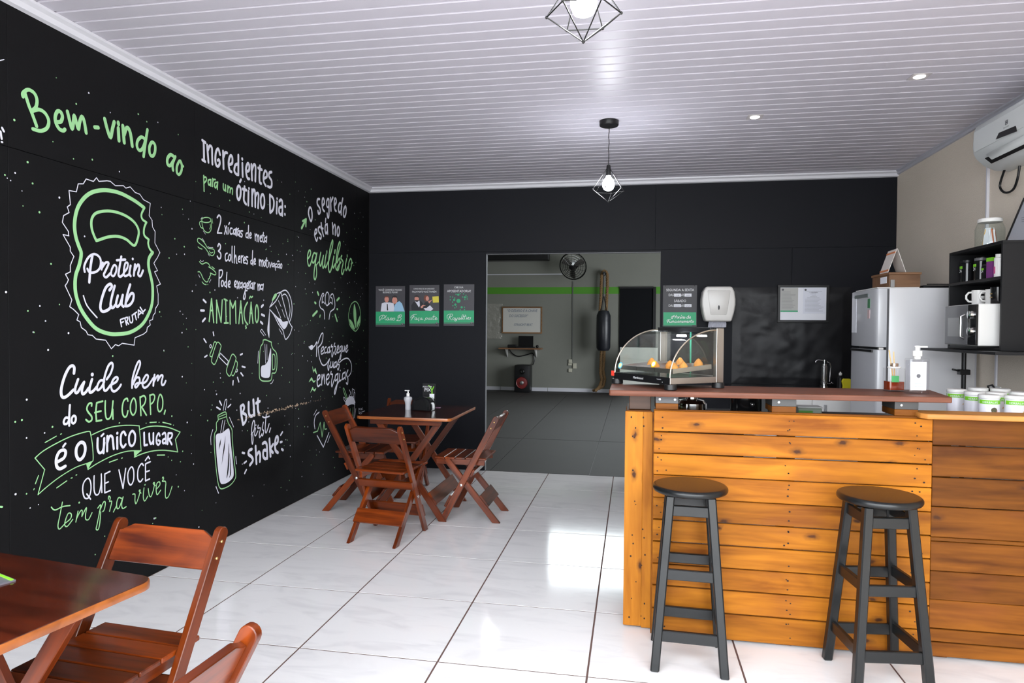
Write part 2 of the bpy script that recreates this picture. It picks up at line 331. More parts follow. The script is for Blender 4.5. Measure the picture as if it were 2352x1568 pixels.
# ------------------------------------------------------------ mural data: strokes measured on the wall, as (origin x, y, zoom) + strokes (colour, width, points)
# colour g/w; a closed loop has C, straight corners S, filled shape F
MUR = [
(30,180,5.6,8,[('g',0,[(125,235),(125,190),(190,145),(270,190),(305,280),(290,370),(245,410)]),('g',0,[(150,190),(200,350),(240,450),(300,615)]),('g',0,[(245,420),(330,400),(410,450),(455,550),(430,640),(350,675),(250,650)]),
('g',0,[(560,562),(610,555),(630,490),(605,430),(565,425),(538,490),(545,570),(590,650),(640,672),(662,655)]),('g',0,[(697,425),(730,560),(758,650),(775,560),(785,475),(815,580),(840,650),(855,560),(885,490),(915,560),(938,700)]),('g',0,[(1048,628),(1093,632)]),
('g',0,[(1175,520),(1210,660),(1250,760),(1275,650),(1298,560)]),('g',0,[(1350,640),(1358,800)]),('g',0,[(1349,568),(1351,590)]),('g',0,[(1410,610),(1428,825)]),('g',0,[(1428,720),(1450,650),(1480,640),(1510,720),(1530,870)]),
('gC',6.5,[(1690,780),(1645,755),(1600,800),(1590,870),(1620,925),(1660,905),(1690,830)]),('g',6.5,[(1725,660),(1700,820),(1675,1005)]),('gC',6.5,[(1785,820),(1750,880),(1755,970),(1790,1000),(1820,950),(1822,860)]),
('g',6.5,[(2070,1010),(2025,980),(1985,1030),(1985,1100),(2020,1120),(2060,1060)]),('g',6,[(2085,1005),(2050,1100),(2055,1180)]),('gC',5.5,[(2140,1060),(2105,1130),(2105,1210),(2135,1235),(2165,1180),(2165,1100)]),('g',5,[(2150,1060),(2165,1110),(2185,1130)])]),
(130,380,3.565,6.5,[('g',7,[(715,345),(640,290),(540,235),(460,210),(380,202),(300,215),(240,250),(190,310),(160,380),(145,480),(155,580),(180,660),(200,720),(185,810),(155,900),(150,1000),(165,1090),(200,1180),(260,1270),(330,1340),(420,1375),(500,1380),(600,1365),(690,1310),(745,1230),(780,1130),(785,1000),(770,910),(752,830),(755,760),(785,712)]),
('g',4.5,[(785,712),(760,680),(748,640),(752,605)]),('g',4.5,[(752,605),(715,570),(715,510),(733,465)]),('g',4.5,[(733,465),(700,440),(692,400),(715,348)]),
('gC',6,[(320,605),(290,530),(283,460),(300,410),(340,382),(420,372),(500,385),(580,420),(640,470),(670,530),(665,590),(635,655),(570,605),(500,580),(420,585),(335,612)]),
('wCS',2,[(100,205),(160,215),(175,150),(215,150),(240,110),(300,130),(325,100),(345,130),(410,125),(440,130),(480,165),(545,165),(565,185),(600,175),(640,220),(680,235),(710,280),(765,310),(755,410),(780,450),(785,505),(805,540),(803,635),(843,712),(820,760),(795,800),(825,860),(800,870),(848,970),(818,985),(830,1050),(830,1135),(808,1170),(805,1205),(790,1225),(785,1260),(760,1270),(765,1305),(740,1325),(735,1360),(710,1380),(640,1410),(633,1470),(535,1455),(505,1475),(480,1465),(447,1500),(400,1430),(320,1420),(290,1390),(255,1385),(240,1355),(200,1325),(190,1280),(165,1265),(180,1220),(140,1180),(105,1155),(122,1100),(68,985),(85,960),(95,935),(70,890),(110,870),(110,820),(140,745),(110,700),(110,670),(50,565),(98,575),(95,540),(45,465),(55,410),(100,385),(85,340),(112,320)]),
('w',5,[(228,870),(225,820),(260,750),(310,725),(355,760),(355,830),(320,870),(270,875),(250,845)]),('w',6,[(290,740),(275,830),(265,955)]),('w',5,[(375,795),(365,850)]),('w',5,[(372,835),(400,795),(425,800),(400,860),(385,895),(405,915),(440,880)]),('wC',4.5,[(470,815),(450,850),(445,890),(465,905),(485,870),(488,830)]),('w',5,[(528,745),(510,850),(505,895),(520,910),(545,890)]),('w',5,[(490,775),(560,770)]),('w',4.5,[(545,880),(575,840),(580,800),(560,800),(548,860),(555,905),(590,890)]),('w',5,[(605,820),(595,880),(605,905)]),('w',5.5,[(622,765)]),('w',5,[(640,810),(630,900)]),('w',5,[(635,860),(665,810),(675,840),(665,890),(685,905),(705,860)]),
('w',6,[(430,1020),(450,990),(435,970),(400,1000),(370,1080),(355,1160),(375,1195),(420,1180),(445,1150)]),('w',5.5,[(475,985),(450,1080),(440,1150),(460,1165),(480,1140)]),('w',5.5,[(500,1065),(485,1130),(495,1155),(520,1130),(540,1060)]),('w',5.5,[(540,1060),(530,1130),(545,1155)]),('w',5.5,[(600,975),(575,1060),(560,1150)]),('w',5.5,[(570,1110),(605,1050),(628,1055),(620,1110),(590,1145),(560,1150)]),
('w',3,[(218,1065),(250,1150),(330,1245)]),('w',3,[(520,1265),(530,1318)]),('w',3,[(520,1262),(548,1250)]),('w',3,[(525,1288),(545,1278)]),('w',3,[(557,1252),(570,1305)]),('w',3,[(555,1250),(580,1243),(577,1270),(563,1280)]),('w',3,[(568,1275),(588,1297)]),('w',3,[(592,1238),(600,1280),(615,1285),(622,1262),(616,1225)]),('w',3,[(622,1222),(652,1200)]),('w',3,[(638,1212),(650,1262)]),('wS',3,[(668,1245),(668,1183),(706,1212)]),('w',3,[(670,1222),(690,1205)]),('wS',3,[(682,1160),(706,1198),(722,1180)])]),
(100,810,6.918,6,[('w',6.5,[(480,325),(485,240),(455,205),(400,240),(330,380),(280,560),(280,670),(320,710),(390,670),(470,590)]),('w',0,[(545,420),(500,560),(505,630),(540,625),(590,540),(640,465)]),('w',0,[(640,465),(605,590),(620,655),(670,620),(710,560)]),('w',0,[(765,420),(725,560),(735,630),(790,600),(840,540)]),('w',8,[(772,345)]),('w',5,[(960,440),(900,440),(860,500),(845,570),(870,590),(920,540),(960,460)]),('w',5.2,[(1000,420),(1060,330),(1095,220),(1080,160),(1030,200),(980,330),(950,480),(960,590),(1000,590),(1060,510)]),('w',5,[(1080,500),(1150,460),(1175,410),(1150,385),(1100,430),(1070,520),(1085,595),(1130,610),(1190,560),(1225,505)]),
('w',4.6,[(1400,555),(1410,400),(1470,200),(1515,130),(1530,180),(1490,300),(1430,450)]),('w',4.4,[(1420,500),(1470,400),(1520,400),(1520,480),(1470,550),(1450,520),(1490,480),(1560,480)]),('w',4.4,[(1570,490),(1630,450),(1660,380),(1630,350),(1580,430),(1570,510),(1600,555),(1660,520),(1740,400)]),('w',4.8,[(1760,350),(1750,420),(1740,520)]),('w',4.2,[(1750,460),(1800,370),(1820,370),(1810,440)]),('w',4.4,[(1815,430),(1860,360),(1890,370),(1870,460),(1880,510),(1910,500),(1935,445)]),
('w',5,[(405,1040),(350,1030),(318,1090),(330,1130),(375,1120),(405,1060)]),('w',5,[(415,830),(405,1000),(405,1155)]),('wC',5,[(475,1000),(445,1040),(445,1100),(475,1120),(505,1080),(505,1020)]),
('g',3.8,[(760,845),(760,800),(715,810),(685,880),(705,940),(760,1010),(760,1070),(715,1095),(670,1060)]),('gS',3.8,[(935,768),(840,795),(825,940),(835,1085),(920,1070)]),('g',3.6,[(810,950),(910,925)]),('g',3.6,[(978,765),(975,900),(990,1030),(1030,1050),(1075,980),(1100,765)]),('g',3.6,[(1095,900),(1098,1050)]),('g',3.6,[(1335,765),(1320,725),(1270,760),(1245,870),(1255,980),(1290,1020),(1320,990),(1335,920)]),('gC',3.4,[(1430,720),(1385,800),(1380,920),(1420,990),(1465,920),(1465,790)]),('g',3.4,[(1530,700),(1545,995)]),('g',3.4,[(1535,710),(1590,680),(1620,730),(1600,810),(1555,860)]),('g',3.4,[(1555,860),(1630,990)]),('g',3.4,[(1685,670),(1690,820),(1697,975)]),('g',3.2,[(1685,680),(1740,660),(1765,700),(1740,780),(1695,820)]),('gC',3.2,[(1850,660),(1815,760),(1810,880),(1840,935),(1885,880),(1890,740)]),('g',3.6,[(1930,915),(1915,970)])]),
(60,960,5.808,2.1,[('g',0,[(870,225),(1000,165),(1130,120),(1280,98),(1400,95),(1505,102)]),('gS',0,[(1505,102),(1518,250),(1530,430)]),('g',0,[(850,180),(800,180),(600,240),(400,335),(220,440),(115,530)]),('gS',0,[(115,530),(245,685),(155,1020)]),('g',0,[(155,1020),(280,910),(450,780),(650,660),(800,605),(880,575)]),('g',0,[(850,180),(880,350),(890,540),(880,575)]),('g',0,[(820,685),(950,600),(1150,500),(1350,440),(1530,435)]),('gF',0,[(800,610),(885,575),(820,690)]),('gF',0,[(1435,440),(1530,435),(1440,520)]),('g',0,[(1440,520),(1560,470),(1700,435),(1850,428),(2020,450)]),('g',0,[(1520,150),(1620,115),(1750,105),(1900,125),(2050,185)]),('gS',0,[(2050,185),(1990,280),(2020,450)]),
('g',0,[(250,325),(400,240)]),('g',0,[(455,215),(468,208)]),('g',0,[(1235,65),(1245,62)]),('g',0,[(1597,67)]),('g',0,[(1650,58),(1735,53)]),('g',0,[(1772,56)]),('g',0,[(1820,55),(1930,82)]),('g',0,[(1963,93)]),('g',0,[(160,765),(118,875)]),('g',0,[(105,940),(100,955)]),('g',0,[(405,930),(540,835)]),('g',0,[(595,800),(610,795)]),('g',0,[(660,760),(672,755)]),('g',0,[(1105,588),(1215,548)]),('g',0,[(1270,535),(1282,530)]),('g',0,[(1745,493),(1845,492)]),('g',0,[(1892,517)]),
('w',7,[(420,580),(500,530),(525,460),(500,425),(440,450),(400,540),(405,640),(450,675),(520,640)]),('w',5,[(490,380),(520,340)]),('wC',7,[(720,325),(670,390),(665,490),(705,555),(760,510),(785,420),(770,340)]),
('w',5.4,[(950,270),(948,400),(975,465),(1020,430),(1040,330)]),('w',5.4,[(1040,270),(1035,370),(1030,465)]),('w',4.5,[(1000,240),(1030,210)]),('w',5.2,[(1080,240),(1078,440)]),('w',5.2,[(1080,330),(1110,240),(1145,250),(1155,320),(1165,410)]),('w',5.2,[(1210,255),(1212,405)]),('w',6,[(1215,200)]),('w',4.8,[(1325,225),(1300,180),(1265,220),(1260,330),(1290,390),(1325,350)]),('wC',4.8,[(1410,170),(1370,240),(1375,340),(1410,370),(1445,320),(1450,220)]),
('wS',4.6,[(1570,195),(1574,362),(1610,355)]),('w',4.4,[(1640,205),(1645,300),(1665,345),(1690,310)]),('w',4.4,[(1695,200),(1695,345)]),('w',4,[(1780,235),(1765,200),(1738,250),(1738,330),(1765,355),(1788,310),(1758,295)]),('w',4.2,[(1815,215),(1845,195),(1860,240),(1862,340)]),('w',4.2,[(1860,270),(1820,290),(1825,335),(1860,320)]),('w',4.2,[(1895,200),(1885,345)]),('w',4,[(1895,200),(1945,205),(1935,260),(1895,280)]),('w',4,[(1900,275),(1940,350)]),
('wC',3,[(820,800),(765,860),(750,960),(775,1060),(830,1060),(860,960),(855,850)]),('w',3,[(805,1010),(855,1080)]),('w',3,[(905,770),(905,960),(935,1025),(975,990),(1000,860),(1000,745)]),('w',3,[(1000,745),(1008,990)]),('wS',3,[(1115,710),(1045,745),(1045,995),(1118,965)]),('w',3,[(1048,870),(1095,850)]),('wS',3,[(1235,690),(1290,935),(1325,670)]),('wC',3,[(1400,650),(1355,730),(1360,850),(1395,890),(1430,820),(1430,700)]),('w',3,[(1560,630),(1535,605),(1490,680),(1485,800),(1515,850),(1550,810)]),('wS',3,[(1655,580),(1590,610),(1590,835),(1645,810)]),('w',3,[(1595,715),(1640,700)]),('wS',3,[(1585,565),(1625,510),(1645,540)]),
('g',2.4,[(480,1120),(445,1300),(420,1430),(440,1480),(500,1420)]),('g',2.6,[(330,1185),(380,1225),(480,1180),(580,1165)]),('g',2.4,[(520,1400),(590,1340),(600,1280),(560,1270),(520,1370),(515,1430),(550,1440),(620,1350)]),('g',2.4,[(690,1240),(660,1385)]),('g',2.4,[(665,1350),(720,1240),(745,1235),(740,1310)]),('g',2.4,[(740,1310),(800,1190),(790,1280),(790,1345),(830,1350),(875,1260)]),('g',2.4,[(950,1200),(990,1155),(975,1250),(940,1420),(930,1480),(960,1480),(980,1380),(990,1250)]),('g',2.4,[(975,1250),(1030,1120),(1055,1130),(1040,1220),(1020,1245)]),('g',2.4,[(1095,1080),(1100,1040),(1120,1060),(1110,1110),(1140,1110),(1120,1200),(1110,1240)]),('g',2.4,[(1270,1070),(1230,1060),(1205,1130),(1210,1200),(1240,1190),(1290,1050)]),('g',2.4,[(1290,1050),(1270,1150),(1285,1205),(1330,1180)]),('g',2.4,[(1160,1250),(1200,1170)]),
('g',2.2,[(1420,1015),(1450,1015),(1450,1100),(1465,1140),(1500,1050),(1520,960),(1505,970),(1530,1000)]),('g',2.2,[(1570,930),(1560,1050),(1580,1105),(1620,1040)]),('g',3,[(1583,888)]),('g',2.2,[(1625,940),(1640,1030),(1665,1040),(1700,930),(1710,860),(1690,870),(1720,900)]),('g',2.2,[(1740,940),(1780,890),(1775,850),(1740,870),(1730,960),(1745,1020),(1790,960)]),('g',2.2,[(1815,800),(1825,785),(1832,810),(1815,840),(1860,850),(1855,960),(1860,1060),(1900,1040),(1945,910)])]),
(440,300,7.468,5,[('w',0,[(205,190),(212,520)]),('w',0,[(180,165),(235,205)]),('w',0,[(180,500),(230,530)]),('w',0,[(262,245),(285,545)]),('w',0,[(280,330),(310,260),(345,290),(350,400),(355,575)]),('w',0,[(485,410),(455,310),(415,370),(405,500),(420,590),(455,610),(480,560),(470,500),(445,510)]),('w',0,[(537,350),(545,650)]),('w',0,[(545,450),(570,380),(605,380)]),('w',0,[(640,580),(690,560),(695,470),(670,425),(640,480),(630,580),(650,680),(680,705)]),('w',0,[(798,570),(750,590),(730,680),(760,740),(798,755)]),('w',0,[(800,420),(800,755)]),('w',0,[(868,560),(873,785)]),('w',6,[(865,485)]),('w',0,[(935,700),(980,680),(985,600),(960,560),(930,640),(935,750),(960,820),(985,825)]),('w',0,[(1025,580),(1035,845)]),('w',0,[(1030,680),(1065,585),(1095,620),(1090,865)]),('w',0,[(1170,605),(1160,760),(1165,880),(1190,905)]),('w',0,[(1140,640),(1200,670)]),('w',4.5,[(1235,820),(1285,790),(1285,720),(1255,690),(1230,780),(1235,880),(1270,945)]),('w',4.5,[(1370,710),(1335,720),(1325,780),(1370,860),(1370,950),(1340,970),(1305,955)]),
('g',3,[(205,770),(212,1040)]),('g',3,[(210,800),(245,800),(250,850),(215,895)]),('g',3,[(320,840),(285,850),(280,900),(300,935),(325,880)]),('g',3,[(325,840),(325,950)]),('g',3,[(360,820),(358,955)]),('g',3,[(360,880),(375,840),(405,840)]),('g',3,[(440,890),(400,890),(390,950),(410,980),(435,930)]),('g',3,[(445,880),(437,1005)]),('g',3,[(540,910),(540,990),(565,1025),(580,940)]),('g',3,[(580,930),(585,1040)]),('g',3,[(620,945),(618,1055)]),('g',3,[(620,1000),(640,965),(660,990),(655,1065)]),('g',3,[(658,1010),(685,985),(698,1010),(695,1090)]),
('wC',5,[(805,945),(775,1020),(780,1130),(805,1185),(835,1120),(838,1000)]),('w',4.5,[(825,880),(845,840)]),('w',0,[(905,960),(895,1100),(895,1200),(930,1260)]),('w',0,[(870,1000),(935,1020)]),('w',0,[(975,1040),(970,1275)]),('w',5,[(983,990)]),('w',4.6,[(1035,1010),(1035,1290)]),('w',4.6,[(1035,1110),(1060,1015),(1085,1060),(1088,1305)]),('w',4.6,[(1088,1130),(1120,1070),(1145,1110),(1135,1325)]),('wC',4.6,[(1215,1090),(1185,1160),(1190,1280),(1215,1330),(1245,1280),(1245,1150)]),
('w',4.6,[(1340,1100),(1345,1405)]),('w',4.6,[(1340,1105),(1390,1150),(1410,1230),(1395,1350),(1345,1405)]),('w',4.6,[(1460,1220),(1455,1415)]),('w',4.6,[(1463,1165)]),('w',4.6,[(1505,1210),(1530,1185),(1555,1230),(1555,1455)]),('w',4.6,[(1550,1310),(1505,1320),(1500,1400),(1530,1440),(1555,1400)]),('w',5,[(1602,1300)]),('w',5,[(1597,1435)])]),
(440,480,7.84,2.6,[('gC',1.8,[(180,200),(200,165),(265,150),(325,165),(345,200),(320,232),(265,242),(205,232)]),('g',1.8,[(180,200),(190,290),(220,380),(285,425),(340,390),(355,290),(345,200)]),('g',1.8,[(185,225),(150,225),(140,270),(165,330),(205,345)]),('g',1.4,[(330,275),(335,320),(318,360)]),('g',1.2,[(365,175),(380,255)]),('w',.9,[(165,180),(190,145)]),('w',.9,[(205,390),(245,450)]),
('wS',0,[(540,432),(460,430)]),('w',3.2,[(455,155),(490,110),(520,160),(510,260),(460,430)]),('w',0,[(595,300),(635,450)]),('w',0,[(630,305),(590,450)]),('w',0,[(655,335),(655,445)]),('w',0,[(665,275),(680,245)]),('w',0,[(725,350),(700,345),(685,400),(700,450),(730,440)]),('w',0,[(785,365),(755,380),(755,450),(785,430)]),('w',0,[(790,360),(785,465)]),('w',0,[(805,340),(808,480)]),('w',0,[(805,380),(840,350)]),('w',0,[(860,395),(830,400),(828,470),(860,440)]),('w',0,[(865,390),(858,490)]),('w',0,[(918,395),(885,395),(885,430),(910,460),(900,500),(875,490)]),
('w',0,[(1015,430),(980,440),(975,500),(1010,510)]),('w',0,[(1022,295),(1015,525)]),('w',0,[(1040,480),(1070,460),(1060,425),(1040,460),(1045,520),(1070,510)]),('w',0,[(1140,445),(1145,565)]),('w',0,[(1145,500),(1165,455),(1180,480),(1175,580)]),('w',0,[(1178,510),(1200,470),(1208,500),(1200,585)]),('w',0,[(1230,530),(1255,510),(1250,480),(1232,510),(1235,575),(1258,580)]),('w',0,[(1290,425),(1275,560),(1300,600)]),('w',0,[(1270,470),(1305,480)]),('w',0,[(1340,510),(1315,520),(1312,580),(1340,570)]),('w',0,[(1350,490),(1345,600)]),
('gC',1.8,[(125,525),(105,545),(110,590),(180,650),(250,710),(310,800),(370,840),(410,790),(400,730),(350,712),(290,700),(230,610),(170,545)]),('g',1.4,[(315,755),(345,790),(385,775)]),('g',1.5,[(112,680),(140,705),(185,720)]),('w',.9,[(185,525),(225,585)]),('w',.9,[(290,675),(320,690),(380,690)]),('w',.9,[(295,805),(320,845)]),
('w',3.2,[(470,670),(490,625),(518,660),(510,720),(480,755)]),('w',3.2,[(480,755),(520,800),(520,870),(490,895),(458,850)]),('w',0,[(640,795),(610,810),(600,870),(615,935),(645,910)]),('wC',0,[(680,820),(660,860),(665,920),(685,930),(700,880),(698,830)]),('w',0,[(728,670),(725,900),(735,960)]),('w',0,[(772,670),(765,970)]),('w',0,[(768,890),(790,830),(800,880),(805,960),(815,975)]),('w',0,[(835,910),(865,890),(860,845),(838,880),(838,940),(865,950)]),('w',0,[(890,840),(890,965)]),('w',0,[(890,880),(925,840)]),('w',0,[(930,930),(960,910),(955,865),(932,900),(935,965),(960,970)]),('w',0,[(1010,865),(980,860),(980,900),(1005,940),(1000,985),(970,970)]),
('w',0,[(1090,920),(1065,930),(1065,985),(1095,975)]),('w',0,[(1095,750),(1090,900),(1100,1010)]),('w',0,[(1120,960),(1148,935),(1140,890),(1120,930),(1125,985),(1150,985)]),('w',0,[(1215,905),(1218,1015)]),('w',0,[(1218,960),(1238,915),(1250,940),(1248,1025)]),('w',0,[(1250,960),(1275,920),(1285,950),(1275,1030)]),('wC',2.2,[(1310,945),(1295,980),(1300,1025),(1320,1020),(1322,965)]),('w',0,[(1350,880),(1340,1000),(1360,1050)]),('w',0,[(1325,925),(1370,930)]),('w',0,[(1380,960),(1378,1035)]),('wS',2.2,[(1400,960),(1412,1050),(1440,960)]),('w',2.2,[(1485,980),(1455,990),(1452,1035),(1480,1020)]),('w',2.2,[(1490,975),(1485,1045)]),('w',2.2,[(1535,985),(1505,1000),(1505,1040),(1530,1040)]),('w',2,[(1515,1050),(1505,1070),(1508,1100)]),('w',2.2,[(1580,990),(1550,1005),(1545,1050),(1575,1040)]),('w',2.2,[(1585,985),(1578,1060)]),('w',2.2,[(1545,945),(1560,935),(1575,945)]),('wC',2.2,[(1612,985),(1595,1020),(1600,1060),(1618,1060),(1625,1010)]),
('g',1.8,[(135,945),(185,990),(250,965),(300,985),(330,1040)]),('g',1.8,[(305,1040),(370,1080),(430,1140),(430,1180),(400,1180),(335,1150)]),('g',1.8,[(335,1150),(340,1190),(320,1220),(325,1240),(300,1260),(290,1300),(260,1310),(210,1260),(170,1170),(140,1130),(112,1130)]),('g',1.6,[(360,1035),(410,1075)]),('g',1.6,[(185,1310),(220,1350),(260,1360)]),('g',2,[(287,1357)]),('w',1,[(150,920),(180,945),(210,930)]),('w',1,[(120,1180),(145,1230)]),('w',1,[(345,1270),(318,1320)]),
('w',0,[(495,1100),(490,1395)]),('w',0,[(495,1105),(545,1100),(555,1150),(530,1220),(500,1240)]),('wC',0,[(545,1290),(530,1330),(535,1380),(555,1385),(572,1340),(565,1295)]),('w',0,[(625,1310),(595,1320),(590,1380),(620,1390)]),('w',0,[(635,1140),(625,1300),(628,1415)]),('w',0,[(660,1370),(690,1340),(685,1290),(660,1320),(660,1390),(690,1405)]),('w',0,[(775,1370),(800,1340),(795,1290),(772,1320),(772,1390),(800,1400)]),('w',0,[(820,1300),(850,1430)]),('w',0,[(855,1310),(815,1430)]),('w',0,[(905,1330),(875,1340),(870,1410),(905,1400)]),('w',0,[(910,1320),(908,1430)]),('w',0,[(962,1335),(935,1345),(930,1400),(960,1400)]),('w',0,[(968,1330),(965,1450),(935,1560),(930,1610),(950,1620),(965,1560),(960,1480),(995,1465)]),('w',0,[(990,1400),(1015,1370),(1010,1330),(990,1350),(990,1420),(1015,1430)]),('w',0,[(1030,1300),(1035,1430)]),('w',0,[(1030,1340),(1060,1300)]),('w',0,[(1090,1340),(1065,1350),(1060,1420),(1090,1410)]),('w',0,[(1095,1330),(1095,1440)]),('w',0,[(1120,1320),(1118,1440)]),('w',0,[(1120,1360),(1145,1330)]),('w',0,[(1190,1350),(1195,1460)]),('w',0,[(1195,1400),(1215,1355),(1228,1380),(1222,1455)]),('w',0,[(1275,1365),(1245,1370),(1240,1440),(1275,1430)]),('w',0,[(1288,1350),(1278,1460)])]),
(440,650,6.532,3.2,[('gS',0,[(262,575),(297,235),(330,590)]),('g',0,[(275,410),(315,410)]),('gS',0,[(372,595),(372,260),(440,585),(458,255)]),('g',0,[(508,245),(515,600)]),('g',0,[(485,240),(530,262)]),('g',0,[(487,600),(545,598)]),('gS',0,[(577,610),(575,260),(615,375),(655,270),(663,600)]),('gS',0,[(705,605),(735,270),(768,605)]),('g',0,[(722,440),(748,440)]),('g',0,[(835,290),(800,360),(785,460),(800,560),(840,620)]),('g',2.5,[(815,630),(805,650),(820,665),(808,680)]),('gS',0,[(863,600),(890,290),(920,600)]),('g',0,[(873,450),(905,450)]),('g',2.6,[(865,230),(880,200),(895,215),(912,200)]),('gC',0,[(975,325),(955,400),(955,530),(975,590),(998,530),(998,400)]),
('w',4,[(175,250),(212,288)]),('w',4,[(135,410),(185,411)]),('w',4,[(200,530),(162,575)]),('w',4,[(1070,328),(1045,355)]),('w',4,[(1050,470),(1090,490)]),('w',4,[(1035,580),(1062,608)]),
('gC',1.9,[(385,885),(340,985),(295,1150),(310,1200),(345,1215),(390,1110),(430,980),(435,930)]),('g',1.9,[(370,890),(340,885),(310,980),(272,1080),(300,1105)]),('gC',1.9,[(610,1065),(560,1180),(520,1310),(540,1370),(575,1390),(620,1280),(660,1150),(660,1110)]),('g',1.9,[(665,1165),(685,1200),(670,1290),(625,1385),(600,1375)]),('wCS',1.7,[(430,1050),(550,1170),(530,1230),(410,1110)]),('wC',1.5,[(285,920),(268,945),(280,970),(295,950)]),('wC',1.5,[(675,1285),(660,1310),(670,1335),(688,1310)]),
('w',3,[(320,735),(330,785)]),('w',3,[(180,835),(215,890)]),('w',3,[(195,1110),(230,1085)]),('w',3,[(730,1075),(760,1060)]),('w',3,[(755,1250),(800,1262)]),('w',3,[(735,1345),(768,1390)]),('w',3,[(685,1415),(705,1480)]),('w',3,[(622,1465),(618,1525)]),
('g',2,[(1070,855),(1110,850),(1190,885)]),('g',2,[(1070,855),(1065,905),(1035,950),(1020,1050),(1012,1380),(1040,1455),(1100,1470),(1180,1460),(1200,1400),(1205,1350),(1250,1345),(1275,1270),(1275,1080),(1250,1020),(1220,990),(1195,930),(1195,885)]),('gC',1.8,[(1225,1065),(1212,1100),(1212,1280),(1225,1295),(1248,1270),(1250,1100)]),('wF',0,[(1045,1250),(1100,1225),(1140,1170),(1165,1060),(1185,975),(1192,1060),(1185,1300),(1170,1400),(1130,1420),(1060,1410),(1040,1370)]),('w',1.2,[(1098,915),(1108,1200)]),('w',1.2,[(1125,920),(1130,1150)]),('w',1.4,[(1000,1020),(990,1200)]),('w',1.2,[(1225,1450),(1210,1490),(1180,1510)]),
('wF',0,[(1168,395),(1150,560),(1135,700),(1155,805),(1165,800),(1168,600)]),('w',2,[(1170,360),(1260,270),(1335,135)]),('w',2,[(1335,135),(1400,105),(1450,150),(1490,250),(1505,380),(1490,520),(1460,590)]),('w',2,[(1335,135),(1400,380),(1450,560),(1505,660)]),('w',1.8,[(1360,185),(1400,165),(1440,220),(1470,350),(1475,440),(1455,540)]),('w',2,[(1170,395),(1230,470),(1300,610),(1370,710)]),('w',1.8,[(1370,710),(1400,830),(1430,830),(1480,750),(1508,660)]),('w',1.8,[(1280,155),(1335,135)]),('w',1.6,[(1210,280),(1175,350)]),('wF',0,[(1180,400),(1290,510),(1340,540),(1370,580),(1440,570),(1435,630),(1390,690),(1340,640),(1270,520)]),('w',1.2,[(1300,260),(1340,350)]),('w',1.2,[(1355,395),(1400,515)]),('w',1.2,[(1258,340),(1335,520)]),('w',1.2,[(1310,685),(1355,765)]),('gF',0,[(1205,250),(1240,170),(1275,155),(1270,200),(1215,268)]),('wS',1.2,[(1085,790),(1030,720),(1050,690),(1110,780)])]),
(680,430,6.818,3.6,[('wC',0,[(212,315),(192,400),(215,500),(235,530),(250,460),(240,350)]),('w',0,[(365,185),(335,190),(330,260),(370,330),(375,390),(350,415),(340,370)]),('w',0,[(410,290),(440,250),(435,190),(415,175),(405,250),(415,340),(440,375)]),('wC',3.2,[(495,180),(475,230),(480,300),(505,300),(510,210)]),('w',0,[(512,190),(515,350),(510,460),(495,470),(485,410)]),('w',0,[(538,165),(545,365)]),('w',0,[(542,230),(575,160)]),('w',0,[(600,280),(625,240),(625,190),(605,180),(595,260),(605,350),(625,370)]),('w',0,[(710,260),(680,250),(660,320),(670,390),(700,370),(712,300)]),('w',0,[(730,175),(708,300),(705,425)]),('wC',0,[(770,300),(745,350),(740,440),(760,460),(780,400),(782,330)]),
('w',3,[(290,740),(320,710),(320,665),(300,665),(288,740),(300,800),(320,840),(335,790)]),('w',3.2,[(375,615),(345,640),(355,700),(390,750),(385,805),(365,790)]),('w',3.2,[(390,560),(405,680),(428,765)]),('w',3.2,[(388,640),(420,645)]),('w',3.2,[(485,580),(460,590),(452,660),(465,725),(485,690)]),('w',3.2,[(487,575),(493,730)]),('w',3,[(462,490),(457,545)]),('w',3.2,[(565,560),(575,730)]),('w',3.2,[(575,650),(600,585),(615,620),(612,745)]),('wC',3.2,[(660,615),(640,680),(650,760),(670,740),(678,670)]),
('g',4.4,[(85,640),(155,500)]),('g',3.6,[(100,530),(155,500)]),('g',3.6,[(155,500),(150,610)]),
('g',3,[(180,1120),(215,1070),(225,1010),(205,985),(180,1050),(175,1140),(190,1220),(215,1220),(245,1130)]),('g',3,[(310,1040),(280,1030),(255,1090),(250,1160),(275,1180),(305,1110),(325,1030)]),('g',2.8,[(325,1030),(300,1180),(280,1330),(280,1420),(300,1440),(320,1360),(315,1240),(300,1200)]),('g',2.2,[(315,1220),(350,1170)]),('g',3,[(385,1020),(365,1130),(370,1220),(390,1210),(425,1070)]),('g',3,[(425,1070),(410,1190),(420,1265),(450,1200)]),('g',3,[(470,1050),(450,1190),(460,1255),(500,1170)]),('g',3,[(480,1000),(480,1025)]),('g',3,[(510,1150),(560,960),(575,860),(565,835),(530,960),(510,1130),(505,1260),(525,1330),(555,1260),(580,1130)]),('g',3,[(590,1080),(570,1190),(580,1260),(610,1200)]),('g',3.4,[(600,1030),(608,985)]),('g',3,[(630,1170),(660,1030),(690,900),(680,855),(650,950),(630,1100),(620,1240),(630,1290)]),('g',2.8,[(640,1180),(680,1110),(680,1200),(660,1290),(640,1290),(655,1240),(700,1170)]),('g',3,[(715,1070),(700,1110),(735,1170),(720,1250),(710,1330),(725,1360),(750,1290)]),('g',3,[(790,1120),(770,1220),(780,1300),(810,1250)]),('g',3,[(798,1065),(798,1085)]),('gC',2.8,[(850,1120),(825,1180),(820,1270),(840,1300),(865,1230),(870,1150)]),('g',2.4,[(860,1200),(885,1180)])]),
